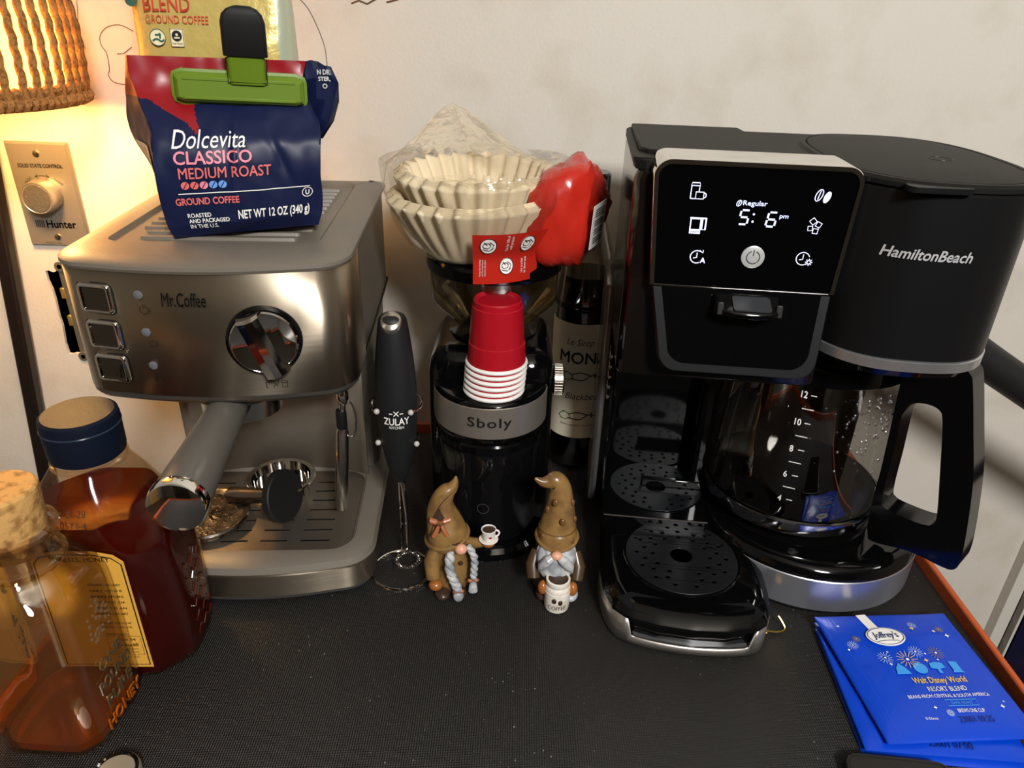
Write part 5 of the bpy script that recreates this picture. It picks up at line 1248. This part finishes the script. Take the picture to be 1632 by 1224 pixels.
loft('honey', [[(x, y, z + (0.0015 if z == 0 else 0)) for x, y, z in jring(r_, 0.0012)] for r_ in lev], HONEY, jg, smooth=60)
NAVYCAP = P('navy_cap', '0D1524', 0.5, spec=0.15, bump=(300, 0.15))
cpn = lathe('flip_cap', [(0.0235, 0.1855), (0.0252, 0.187), (0.0258, 0.190), (0.0262, 0.214), (0.0255, 0.2180), (0.0235, 0.2195), (0.0001, 0.2200)], NAVYCAP, jg, n=56)
lathe('cap_seam', [(0.0262, 0.2095), (0.0266, 0.2102), (0.0262, 0.2110)], P('cap_edge', '2A3444', 0.2), cpn, n=56, cap0=False, cap1=False)
lathe('neck_ring', [(0.0240, 0.1795), (0.0262, 0.1810), (0.0262, 0.1835), (0.0240, 0.1850)], thin_clear('jug_plastic', 'F3EBDD'), jg, n=48, cap0=False, cap1=False)
GOLDL = P('gold_label', 'D9A544', 0.45)
lq = plane((-0.001, -0.0449, 0.076), (1, 0, 0.0), (0, 0.0, 1))
lo = [(-0.034, -0.060), (0.0335, -0.060), (0.0325, 0.046), (0.026, 0.052), (0.012, 0.055), (-0.014, 0.055), (-0.028, 0.052), (-0.033, 0.046)]
lbj = flat('label', lo, [], 0.0004, lq, GOLDL, jg)
ribbon('label_border', [[(x * 0.94, y * 0.95) for x, y in lo] + [(lo[0][0] * 0.94, lo[0][1] * 0.95)]], 0.0010, lq, INK, lbj, 0.0008)
def lt(t_, x, z, w, h, b=0.01): text(t_, w, h, plane((-0.001 + x, -0.0449, 0.076 + z * 1.35), (1, 0, 0), (0, 0, 1)), INK, lbj, lift=0.0008, bold=b)
lt('PURE U.S. HONEY', 0.002, 0.0355, 0.042, 0.0042)
for k, t_ in enumerate(('STRAINED HONEY', 'ONLY WITH B', 'BEEKEEPERS', 'THE BEST OF', 'RESULT IS AN', 'AMERICAN HONEY')): lt(t_, 0.014, 0.018 - 0.0042 * k, 0.0235, 0.0022)
lt('TO WARM: REMOVE CAP', 0.014, -0.010, 0.024, 0.0018); lt('SET IN HOT WATER, STIR.', 0.014, -0.0132, 0.024, 0.0018); lt('MADE IN USA', 0.013, -0.0185, 0.017, 0.0018)
lt('about 54', 0.018, -0.0225, 0.015, 0.0026); lt('Calories 60', 0.017, -0.0265, 0.019, 0.0030, 0.02)
lt('Total fat 0g 0% DV', 0.016, -0.0300, 0.020, 0.0015); lt('Sodium 0mg 0% DV', 0.016, -0.0325, 0.020, 0.0015)
lt('HONEY LLC', 0.017, -0.0360, 0.016, 0.0016)
ribbon('facts_box', [rc(0.004, 0.0295, -0.0462, -0.0270)], 0.0004, lq, INK, lbj, 0.0008)
# moulded script on the right-hand side
for k in range(6):
    z = 0.088 - 0.013 * k
    tube('moulded_mark', [(0.0575, -0.014 + 0.028 * i / 8 - 0.0, z + 0.0030 * math.sin(i * 1.9 + k)) for i in range(9)], 0.0006, P('moulded_honey', '4A1206', 0.12, coat=0.5), jg, n=6)
text('20-01-28', 0.022, 0.005, plane((0.0, -0.0390, 0.1590), (1, 0, 0), (0, 0.5, 0.86)), P('date_ink', '2A2018', 0.6), jg, lift=0.001)
text('05Y1-4', 0.018, 0.005, plane((0.002, -0.0415, 0.1510), (1, 0, 0), (0, 0.4, 0.9)), P('date_ink', '2A2018', 0.6), jg, lift=0.001)

# ------------------------------------------------------------------ square glass honey jar with cork
jr_ = thing('honey_jar', 'square glass honey jar with cork stopper and a little amber honey', 'honey jar', (-0.320, 0.3665, 0), R(-2))
JR = spline([(0.000, 0.0340, 0.0340, 0.010), (0.003, 0.0365, 0.0365, 0.011), (0.012, 0.0378, 0.0378, 0.011), (0.060, 0.0385, 0.0385, 0.012), (0.110, 0.0385, 0.0385, 0.013), (0.128, 0.0380, 0.0380, 0.015), (0.138, 0.0345, 0.0345, 0.017), (0.146, 0.0290, 0.0290, 0.0165), (0.152, 0.0255, 0.0255, 0.0150), (0.160, 0.0245, 0.0245, 0.0144), (0.176, 0.0242, 0.0242, 0.0142)], 4)
loft('glass_body', [jring(r_) for r_ in JR], thin_clear('jar_glass', 'FBF3E2', 0.12, 0.03, bump=(26, 0.25), haze=0.02, hcol='D8A050'), jr_, cap1=False, smooth=50)
loft('glass_inner', [jring(r_, 0.003) for r_ in JR[2:]], thin_clear('jar_glass', 'F1E8D6'), jr_, cap1=False, smooth=50)
for z in (0.152, 0.1745):
    lathe('glass_ring', [(0.0235, z - 0.004), (0.0268, z - 0.002), (0.0275, z), (0.0268, z + 0.002), (0.0235, z + 0.004)], thin_clear('jar_glass', 'F1E8D6'), jr_, n=48, cap0=False, cap1=False)
AMBER = liquid('amber_honey', 'FFA828', 'F08C10', 0.55)
loft('honey', [[(x, y, max(z, 0.0032)) for x, y, z in jring(r_, 0.0032)] for r_ in [q for q in JR if q[0] <= 0.021]], AMBER, jr_, smooth=50)
v = []; f = []                                         # film of honey left on the back wall
for j in range(9):
    for i in range(17):
        t = i / 16
        v.append((-0.030 + 0.060 * t, 0.0335, 0.018 + j / 8 * (0.022 + 0.028 * abs(math.sin(2.2 * t + 0.3)))))
mesh('honey_smear', v, [(j * 17 + i, j * 17 + i + 1, j * 17 + i + 18, j * 17 + i + 17) for j in range(8) for i in range(16)], liquid('smear_honey', 'F0A040', 'C05A10', 0.75), jr_)
CORK = P('cork', 'C79A5A', 0.85, bump=(220, 0.9), var=(130, '8A6230', 0.48, 0.68))
lathe('cork', [(0.0190, 0.160), (0.0200, 0.162), (0.0225, 0.2010), (0.0220, 0.2055), (0.0205, 0.2070), (0.0001, 0.2075)], CORK, jr_, n=48)
GLW = thin_clear('embossed_glass', 'E8D4A8', 0.35, 0.08, haze=0.12, hcol='F0D8A0')
jt = lambda zc: plane((0.0392, 0.0, zc), (0, 1, 0), (0, 0, 1))
for t_, z, w in (('ONE', 0.066, 0.026), ('POUND', 0.050, 0.036), ('PURE', 0.034, 0.030), ('HONEY', 0.017, 0.040)):
    o = text(t_, w, 0.010, jt(z), GLW if z > 0.02 else P('honey_letter', 'A85410', 0.1, coat=0.5), jr_, name='embossed_lettering', bold=0.004)
    s = o.modifiers.new('solid', 'SOLIDIFY'); s.thickness = 0.0012; s.offset = 1
random.seed(11)
v = []; f = []                                         # embossed hive relief
for k in range(46):
    a = random.uniform(0, 6.28); q = random.random() ** 0.5
    y, z = 0.012 * q * math.cos(a), 0.097 + 0.018 * q * math.sin(a); b0 = len(v); s = random.uniform(0.0012, 0.0022)
    for i in range(6): v.append((0.0388, y + s * math.cos(i * math.pi / 3), z + s * math.sin(i * math.pi / 3)))
    v.append((0.0403, y, z))
    for i in range(6): f.append((b0 + i, b0 + (i + 1) % 6, b0 + 6))
mesh('hive_relief', v, f, GLW, jr_, smooth=180)['kind'] = 'stuff'

# ------------------------------------------------------------------ blue coffee sachets
BLUE = P('blue_foil', '0040C4', 0.38, coat=0.12, bump=(50, 0.5))
BLUED = P('blue_ink', '0A2070', 0.5); CYAN = P('cyan_print', '3F9BEA', 0.45); GOLDP = P('gold_print', 'F2C860', 0.45)
PW, PH = 0.060, 0.0625
def pil(x, y, puff, seed):
    a = max(0, 1 - (x / PW) ** 4) * max(0, 1 - (y / PH) ** 4)
    crimp = 0.00035 * math.sin(abs(x) * 2400) if abs(x) > PW - 0.0115 else 0
    return puff * a ** 0.7 + 0.0012 * noise.noise(Vector((x * 45 + seed, y * 45, seed))) * a + crimp
def sachet(label, loc, rz, tilt, puff, seed, scale=1.0):
    t = thing('coffee_sachet', label, 'coffee sachet', loc, rz, 'blue coffee sachets')
    t.rotation_euler = (tilt[0], tilt[1], rz)
    n_ = 84; v = []; f = []
    for sgn in (1, -1):
        for j in range(n_ + 1):
            for i in range(n_ + 1):
                x, y = -PW + 2 * PW * i / n_, -PH + 2 * PH * j / n_
                v.append((x, y, (pil(x, y, puff, seed) + 0.0003) if sgn > 0 else -0.35 * pil(x, y, puff, seed + 3) * 0.0 - 0.0003))
    m = (n_ + 1) ** 2
    for q in range(2):
        for j in range(n_):
            for i in range(n_):
                a = q * m + j * (n_ + 1) + i; f.append((a, a + 1, a + n_ + 2, a + n_ + 1))
    for i in range(n_):
        f.append((i, i + 1, m + i + 1, m + i)); k = n_ * (n_ + 1); f.append((k + i, k + i + 1, m + k + i + 1, m + k + i))
        a = i * (n_ + 1); b = (i + 1) * (n_ + 1); f.append((a, b, m + b, m + a)); f.append((a + n_, b + n_, m + b + n_, m + a + n_))
    mesh('foil_pouch', v, f, BLUE, t, smooth=60)
    return t, (lambda cx, cy, rot=0.0: (lambda x, y, z=0: Vector((cx + x * math.cos(rot) - y * math.sin(rot), cy + x * math.sin(rot) + y * math.cos(rot), pil(cx + x, cy + y, puff, seed) + 0.0008 + z))))
sachet('bottommost blue coffee sachet, only its left edge poking out of the pile', (0.331, 0.408, 0.0008), R(-4), (0, 0), 0.0040, 5.0)
s2, m2_ = sachet('middle blue coffee sachet with a printed date along its uncovered lower edge', (0.331, 0.411, 0.0062), R(-3), (0, 0), 0.0035, 9.0)
text('23001 07:00', 0.032, 0.0055, m2_(0.004, -0.054), BLUED, s2)
s1, m1 = sachet('top blue coffee sachet printed with fireworks and a white oval badge', (0.3385, 0.4200, 0.0118), R(4.5), (0, 0), 0.0045, 1.0)
ov = m1(-0.012, 0.033)
flat('badge_strap', rrect(-0.0045, 0.0045, 0.005, 0.029, 0.0005, 2), [], 0.0001, lambda x, y, z=0: m1(-0.016, 0.033, R(6))(x, y, 0.0009), WHITE, s1, smooth=0)
bo_ = flat('badge', [(0.0165 * math.cos(a), 0.0105 * math.sin(a)) for a in [2 * math.pi * i / 36 for i in range(36)]], [], 0.0001, lambda x, y, z=0: ov(x, y, 0.0012), WHITE, s1, smooth=0)
ribbon('badge_line', [arc(0, 0, 0.0152, 0, 360, 40, 0.0092)], 0.0005, ov, BLUED, bo_, 0.0018)
text("Joffrey's", 0.021, 0.0088, ov, BLUED, bo_, lift=0.0020, bold=0.006)
ribbon('badge_swash', [spline([(-0.010, -0.0062), (-0.002, -0.0050), (0.009, -0.0058)], 5)], 0.0005, ov, BLUED, bo_, 0.0020)
def firework(cx, cy, r, m, n=14):
    q = m1(cx, cy)
    fw = ribbon('firework_print', [[(r * 0.35 * math.cos(2 * math.pi * k / n), r * 0.35 * math.sin(2 * math.pi * k / n)), (r * math.cos(2 * math.pi * k / n), r * math.sin(2 * math.pi * k / n))] for k in range(n)], 0.00045, q, m, s1, 0.0004)
    flat('firework_core', circ(0, 0, r * 0.16, 8), [], 0.0001, lambda x, y, z=0: q(x, y, 0.0005), WHITE, fw, smooth=0)
PALE = P('pale_blue_print', 'A9C0F4', 0.5); DKGOLD = P('olive_print', '8A7E4A', 0.5)
for a in ((-0.024, 0.011, 0.0062, PALE), (-0.006, 0.009, 0.0088, GOLDP), (0.005, 0.0165, 0.0058, PALE), (0.0215, 0.0145, 0.0066, DKGOLD), (0.019, 0.046, 0.004, PALE), (0.040, 0.040, 0.0035, DKGOLD), (-0.044, 0.026, 0.0045, PALE), (-0.038, 0.032, 0.0035, DKGOLD), (-0.001, -0.042, 0.003, PALE)): firework(*a)
def spark(cx, cy, r, m=WHITE): flat('spark_print', [(r * (1 if k % 2 == 0 else 0.42) * math.cos(math.pi * k / 4), r * (1 if k % 2 == 0 else 0.42) * math.sin(math.pi * k / 4)) for k in range(8)], [], 0.0001, lambda x, y, z=0: m1(cx, cy)(x, y, 0.0004), m, s1, smooth=0)
for a in ((0.0165, 0.042, 0.0024, GOLDP), (0.034, 0.038, 0.0018), (0.043, 0.033, 0.0024), (-0.046, 0.048, 0.0015), (-0.0225, 0.0045, 0.0016), (0.009, 0.0075, 0.0022, GOLDP), (0.019, 0.0075, 0.0012), (0.012, 0.014, 0.0012), (-0.019, 0.017, 0.0012), (-0.010, -0.037, 0.0016), (0.044, -0.0375, 0.0020), (0.048, -0.033, 0.001), (-0.049, 0.022, 0.0014)): spark(*a)
# plain stand-in landmark pictograms
for cx, o_ in ((-0.0165, [(-0.006, -0.005), (0.006, -0.005), (0.004, 0.001), (0.0, 0.006), (-0.004, 0.001)]), (-0.0005, circ(0, 0.0002, 0.0056, 18)), (0.0145, [(-0.0015, -0.0052), (0.0015, -0.0052), (0.0012, -0.001), (0.0062, 0.0), (0.005, 0.0048), (0.0, 0.006), (-0.005, 0.0048), (-0.0062, 0.0), (-0.0012, -0.001)]), (0.0295, [(-0.005, -0.005), (0.005, -0.005), (0.0035, -0.003), (0.0035, 0.006), (-0.0035, 0.006), (-0.0035, -0.003)])):
    flat('pictogram', o_, [], 0.0001, lambda x, y, z=0, cx=cx: m1(cx, -0.0005)(x, y, 0.0004), CYAN, s1, smooth=0)
text('Walt Disney World', 0.044, 0.0075, m1(0.0085, -0.0130), GOLDP, s1, bold=0.008, shear=0.1)
text('RESORT BLEND', 0.0315, 0.0042, m1(0.0095, -0.0205), WHITE, s1, bold=0.004)
text('BEANS FROM CENTRAL & SOUTH AMERICA', 0.066, 0.0030, m1(0.0070, -0.0270), WHITE, s1)
ribbon('roast_box', [rc(-0.0125, 0.0125, -0.0026, 0.0026)], 0.0007, m1(0.0135, -0.0335), CYAN, s1)
text('DARK ROAST', 0.018, 0.0026, m1(0.0135, -0.0335), CYAN, s1)
text('BREWS ONE CUP', 0.0215, 0.0032, m1(0.0165, -0.0405), WHITE, s1)
text('© Disney', 0.010, 0.0028, m1(-0.018, -0.0460), WHITE, s1)
text('23001 09:25', 0.027, 0.0050, m1(0.0165, -0.0475), BLUED, s1)

# ------------------------------------------------------------------ wall lamp with rope shade
LX, LY, LZ = -0.494, 0.690, 0.398
lp = thing('hanging_lamp', 'glowing lamp with rope-wrapped shade hanging at the upper left', 'lamp', (LX, LY, LZ))
def rs(z): return 0.094 - 0.010 * abs((z - 0.06) / 0.11) ** 2.0 if z < 0.06 else 0.094 - 0.16 * (z - 0.06) ** 1.25 * 1.4
ROPE = P('jute_rope', 'A8743C', 0.85, bump=(500, 0.8), var=(300, '7A4E22', 0.45, 0.65))
lin = bpy.data.materials.new('shade_liner'); lin.use_nodes = True
nt = lin.node_tree; nt.nodes.clear()
o_ = nt.nodes.new('ShaderNodeOutputMaterial'); a_ = nt.nodes.new('ShaderNodeBsdfTranslucent'); a_.inputs[0].default_value = srgb('F4C878')
b_ = nt.nodes.new('ShaderNodeBsdfDiffuse'); b_.inputs[0].default_value = srgb('E8C890'); m_ = nt.nodes.new('ShaderNodeMixShader'); m_.inputs[0].default_value = 0.4
nt.links.new(a_.outputs[0], m_.inputs[1]); nt.links.new(b_.outputs[0], m_.inputs[2]); nt.links.new(m_.outputs[0], o_.inputs[0])
zs = [0.002 + 0.238 * i / 16 for i in range(17)]
lathe('shade_liner', [(rs(z) - 0.004, z) for z in zs], lin, lp, n=64, cap0=False, cap1=False)
NR = 46
rope0 = None
random.seed(4)
for k in range(NR):
    a = 2 * math.pi * k / NR
    if rope0 is None:
        pts = [(rs(z), 0, z) for z in zs]
        prof_n = 8; rings = []
        for i, z in enumerate([0.002 + 0.238 * q / 60 for q in range(61)]):
            tw = z * 420
            ring = []
            for j in range(10):
                b = 2 * math.pi * j / 10
                rr = 0.0031 * (1 + 0.22 * math.cos(3 * (b) - tw))
                ring.append((rs(z) + rr * math.cos(b), rr * math.sin(b), z))
            rings.append(ring)
        rope0 = loft('rope_strand', rings, ROPE, lp, smooth=60); o = rope0
    else:
        o = rope0.copy(); COL.objects.link(o); o.parent = lp
    o.rotation_euler = (0, 0, a + random.uniform(-0.03, 0.03))
def twisted_ring(name, r, z, th):
    pts = []
    for i in range(400):
        a = 2 * math.pi * i / 400
        pts.append((r * math.cos(a), r * math.sin(a), z + 0.0008 * math.sin(90 * a)))
    return tube(name, pts, [th * (1 + 0.16 * math.sin(i * 90 * 2 * math.pi / 400)) for i in range(400)], ROPE, lp, n=8, closed=True)
twisted_ring('bottom_ring', rs(0.0), 0.001, 0.0055)
twisted_ring('bottom_ring', rs(0.0) - 0.001, 0.010, 0.0040)
twisted_ring('middle_ring', rs(0.088) + 0.001, 0.088, 0.0045)
twisted_ring('middle_ring', rs(0.096) + 0.001, 0.096, 0.0040)
twisted_ring('top_ring', rs(0.24), 0.241, 0.005)
tube('cord', [(0, 0, 0.10), (0, 0, 0.5), (0, 0, 1.66 - LZ)], 0.003, BLACKM, lp, n=8)
lathe('lamp_holder', [(0.016, 0.115), (0.018, 0.120), (0.018, 0.150), (0.010, 0.160)], BLACKM, lp, n=24)
BULB = P('bulb_glow', 'FFD9A0', 0.5, emit=22.0)
ball('bulb', (0, 0, 0.085), (0.024, 0.024, 0.032), BULB, lp)
for k in range(3):
    a = R(30 + 120 * k); tube('spider_arm', [(0.016 * math.cos(a), 0.016 * math.sin(a), 0.14), (rs(0.17) * math.cos(a), rs(0.17) * math.sin(a), 0.17)], 0.0012, BLACKM, lp, n=6)
pl_d = bpy.data.lights.new('lamp_bulb_light', 'POINT'); pl_d.energy = 5.5; pl_d.color = (1.0, 0.58, 0.20); pl_d.shadow_soft_size = 0.026
pl = bpy.data.objects.new('lamp_bulb_light', pl_d); COL.objects.link(pl); pl.location = (LX, LY, LZ + 0.036)

# ------------------------------------------------------------------ dimmer plate on the wall
SILVER = P('silver_plate', 'A9A296', 0.38, 0.7)
dm = thing('dimmer_switch', 'silver wall control plate with round metal dial at the left', 'wall dimmer', (-0.5375, WY, 0.279))
pl_o = rrect(-0.0355, 0.0355, -0.0585, 0.0595, 0.0015, 2)
qd = plane((0, 0, 0), (1, 0, 0), (0, 0, 1))
loft('cover_plate', [[qd(x, z, 0.0) for x, z in pl_o], [qd(x, z, 0.0025) for x, z in pl_o], [qd(x * 0.93, z * 0.96, 0.0062) for x, z in pl_o]], SILVER, dm, smooth=25)
GREYI = P('plate_ink', '2E2A26', 0.5)
for z in (0.047, -0.047):
    s_ = lathe('screw', [(0.0038, 0.006), (0.0036, 0.0075), (0.002, 0.008), (0.0001, 0.0081)], P('brass_screw', 'D8C79A', 0.25, 1.0), dm, c=(0.0, 0, z), axis=None, n=20) if False else lathe('screw', [(0.0038, 0.0058), (0.0036, 0.0072), (0.002, 0.0078), (0.0001, 0.0079)], P('brass_screw', 'D8C79A', 0.25, 1.0), dm, c=(0.0, 0, z), axis=(0, -1, 0), n=20)
    ribbon('screw_slot', [[(-0.003, -0.001), (0.003, 0.001)]], 0.0008, lambda x, y, zz=0, z=z: Vector((x, -0.0082, z + y)), INK, s_)
text('SOLID STATE CONTROL', 0.050, 0.0040, plane((0.001, -0.0063, 0.034), (1, 0, 0), (0, 0, 1)), GREYI, dm, bold=0.012, lift=0.0006)
text('HIGH', 0.010, 0.0032, plane((-0.017, -0.0063, 0.0175), (0.75, 0, 0.66), (-0.66, 0, 0.75)), GREYI, dm)
text('LOW', 0.010, 0.0032, plane((0.0175, -0.0063, 0.0165), (0.75, 0, -0.66), (0.66, 0, 0.75)), GREYI, dm)
ribbon('arrow_mark', [arc(0, -0.003, 0.026, 72, 108, 12), [(0.005, 0.0245), (0.008, 0.0217), (0.0045, 0.0205)], [(-0.005, 0.0245), (-0.008, 0.0217), (-0.0045, 0.0205)]], 0.0007, lambda x, y, z=0: Vector((x, -0.0066, y)), GREYI, dm)
kn_ = lathe('dial', [(0.0190, 0.006), (0.0195, 0.008), (0.0182, 0.022), (0.0170, 0.0245), (0.0165, 0.0240), (0.0001, 0.0238)], P('dial_metal', 'A8A092', 0.3, 0.7, bump=(160, 0.5)), dm, c=(-0.001, 0, 0.0015), axis=(0, -1, 0), n=48)
lathe('dial_face', [(0.0150, 0.0), (0.0148, 0.0006), (0.0001, 0.0007)], P('dial_face', '8A8478', 0.25, 0.7, bump=(240, 1.0)), kn_, c=(-0.001, -0.0242, 0.0015), axis=(0, -1, 0), n=36)
text('Hunter', 0.034, 0.0088, plane((0.008, -0.0063, -0.0320), (1, 0, 0), (0, 0, 1)), GREYI, dm, bold=0.02)
ribbon('logo_bars', [[(-0.021 + 0.0022 * k, -0.0363), (-0.021 + 0.0022 * k, -0.0277)] for k in range(5)], 0.0013, lambda x, y, z=0: Vector((x, -0.0066, y)), GREYI, dm)
text('MODEL NO.', 0.019, 0.0020, plane((-0.006, -0.0063, -0.0545), (1, 0, 0), (0, 0, 1)), GREYI, dm)

# uncovered outlet in the hole below
ou = thing('outlet_device', 'uncovered outlet device with metal ears in a ragged wall hole', 'outlet', (-0.5525, WY, 0.133))
IVORY = P('ivory_plastic', 'CDBF98', 0.4)
box('device_body', -0.002, 0.0145, 0.004, 0.04, -0.046, 0.046, IVORY, ou, bevel=0.003)
for z in (0.026, -0.010): box('contact_lug', -0.004, 0.001, -0.001, 0.010, z - 0.007, z + 0.007, P('lug_brass', 'C8AA58', 0.35, 0.8), ou, bevel=0.001)
box('mounting_strap', 0.000, 0.0125, 0.0005, 0.003, -0.060, 0.060, P('strap_zinc', 'B8B2A0', 0.35, 0.9), ou)
for z in (0.0605, -0.0585):
    e_ = lathe('mounting_ear', [(0.0062, 0.0005), (0.0062, 0.0020), (0.0030, 0.0022)], P('strap_zinc', 'B8B2A0'), ou, c=(0.004, 0.0, z), axis=(0, -1, 0), n=20)
    lathe('ear_hole', [(0.0028, 0.0), (0.0001, 0.0001)], HOLE, e_, c=(0.004, -0.0024, z), axis=(0, -1, 0), n=14)

# ------------------------------------------------------------------ poles leaning at the wall
po = thing('metal_pole', 'dark flat metal post standing at the far left behind the honey jug', 'post', (-0.709, 0.812, -0.78))
d_ = Vector((0.113, 0, 1.0)).normalized()
def po_pt(t): return d_ * t
obox('post', po_pt(0.62), (0.0085, 0, -0.001), (0, 0.008, 0), d_ * 0.62, P('dark_bronze', '1C1512', 0.35, 0.2), po, bevel=0.003)
po2 = thing('metal_tube', 'thick black metal tube slanting down behind the coffee maker at the right', 'tube', (0.50, 0.65, 0.1))
a0 = Vector((-0.092, 0.0, 0.122)); a1 = Vector((0.42, 0.0, -0.175))
bend = spline([(-0.165, 0.1795, 0.135), (-0.160, 0.12, 0.135), (-0.140, 0.045, 0.133), tuple(a0 + (a1 - a0) * 0.0), tuple(a0 + (a1 - a0) * 0.15), tuple(a0 + (a1 - a0) * 0.5), tuple(a1)], 6)
tube('tube', bend, 0.0178, P('tube_black', '19191A', 0.5, bump=(700, 0.1)), po2, n=28)
lathe('end_cap', [(0.0170, 0), (0.0182, 0.004), (0.0182, 0.02)], BLACKR, po2, c=a1, axis=(a0 - a1), n=28)

# ------------------------------------------------------------------ white shelf unit low at the right
SHW = P('shelf_white', 'CFCBC2', 0.45)
structure(box('trim_1', 0.742, 0.760, 0.8135, WY, -0.78, 0.02, SHW, bevel=0.0008))
sh = thing('shelf_unit', 'shallow dark wall rack beside white trim at the lower right beyond the table', 'shelf', (0.760, 0.8135, -0.78))
box('rack_back', 0.0005, 0.30, 0.012, 0.0160, 0.0, 0.78, P('shelf_brown', '2A1A12', 0.5), sh)
box('rack_post', 0.0125, 0.0165, 0.0, 0.012, 0.0, 0.78, SHW, sh, bevel=0.0005)
for k in range(14): box('rack_pin', 0.0005, 0.0125, 0.008, 0.012, 0.10 + 0.045 * k, 0.103 + 0.045 * k, STEEL_V, sh)
box('rack_ledge', 0.0165, 0.30, 0.0, 0.012, 0.30, 0.304, SHW, sh)
bx = thing('box', 'dark blue slim box with grey patch standing in the wall rack', 'box', (0.780, 0.8137, -0.4755))
box('carton', 0.0, 0.16, 0.0, 0.0105, 0.0, 0.24, P('navy_carton', '10142E', 0.3, var=(14, '2A1420', 0.5, 0.7)), bx, bevel=0.0005)
flat('print_patch', rrect(0.008, 0.030, 0.012, 0.050, 0.002, 2), [], 0.0004, plane((0, 0, 0), (1, 0, 0), (0, 0, 1)), P('patch_grey', '8A8C90', 0.4), bx)

# ------------------------------------------------------------------ small things on the table
ph = thing('smartphone', 'black smartphone with rounded case corner at the bottom right edge', 'phone', (0.282, 0.3065, 0.0), R(-5))
pho = rrect(-0.038, 0.038, -0.150, 0.0385, 0.011, 8)
loft('phone_case', [[(x, y, z) for x, y in inset(polar(pho, 90, (0, -0.02)), d)] for z, d in ((0.0, 0.002), (0.002, 0.0), (0.0095, 0.0), (0.0105, 0.0008), (0.0105, 0.0022), (0.0095, 0.0026))], P('case_black', '1E1C1A', 0.4), ph)
loft('phone_screen', [[(x, y, z) for x, y in inset(polar(pho, 90, (0, -0.02)), 0.0028)] for z in (0.0085, 0.0097)], P('screen_glass', '0B0A09', 0.06), ph)
lc = thing('lens_cap', 'round black cap with pale rim at the bottom left edge', 'cap', (-0.2640, 0.3155, 0))
lathe('cap_body', [(0.0150, 0.0), (0.0160, 0.001), (0.0160, 0.008), (0.0150, 0.0095)], P('cap_pale', 'B9AF9C', 0.35, 0.6), lc, n=40)
lathe('cap_top', [(0.0150, 0.0085), (0.0148, 0.0098), (0.0125, 0.0100), (0.0118, 0.0088), (0.0001, 0.0088)], BLACKG, lc, n=40, cap0=False)
hk = thing('brass_hook', 'tiny bent brass hook on the mat beside the coffee maker tray', 'hook', (0.232, 0.470, 0.0))
BRASS = P('brass', 'C8A858', 0.25, 1.0)
tube('hook_wire', spline([(-0.012, 0.002, 0.0012), (0.0, 0.0, 0.0012), (0.012, 0.0, 0.0012), (0.016, 0.003, 0.003), (0.013, 0.008, 0.008), (0.011, 0.010, 0.010)], 5), 0.0011, BRASS, hk, n=8)
obox('hook_plate', (-0.006, 0.002, 0.001), (0.006, -0.002, 0), (0.001, 0.003, 0), (0, 0, 0.0009), BRASS, hk, bevel=0.0003)
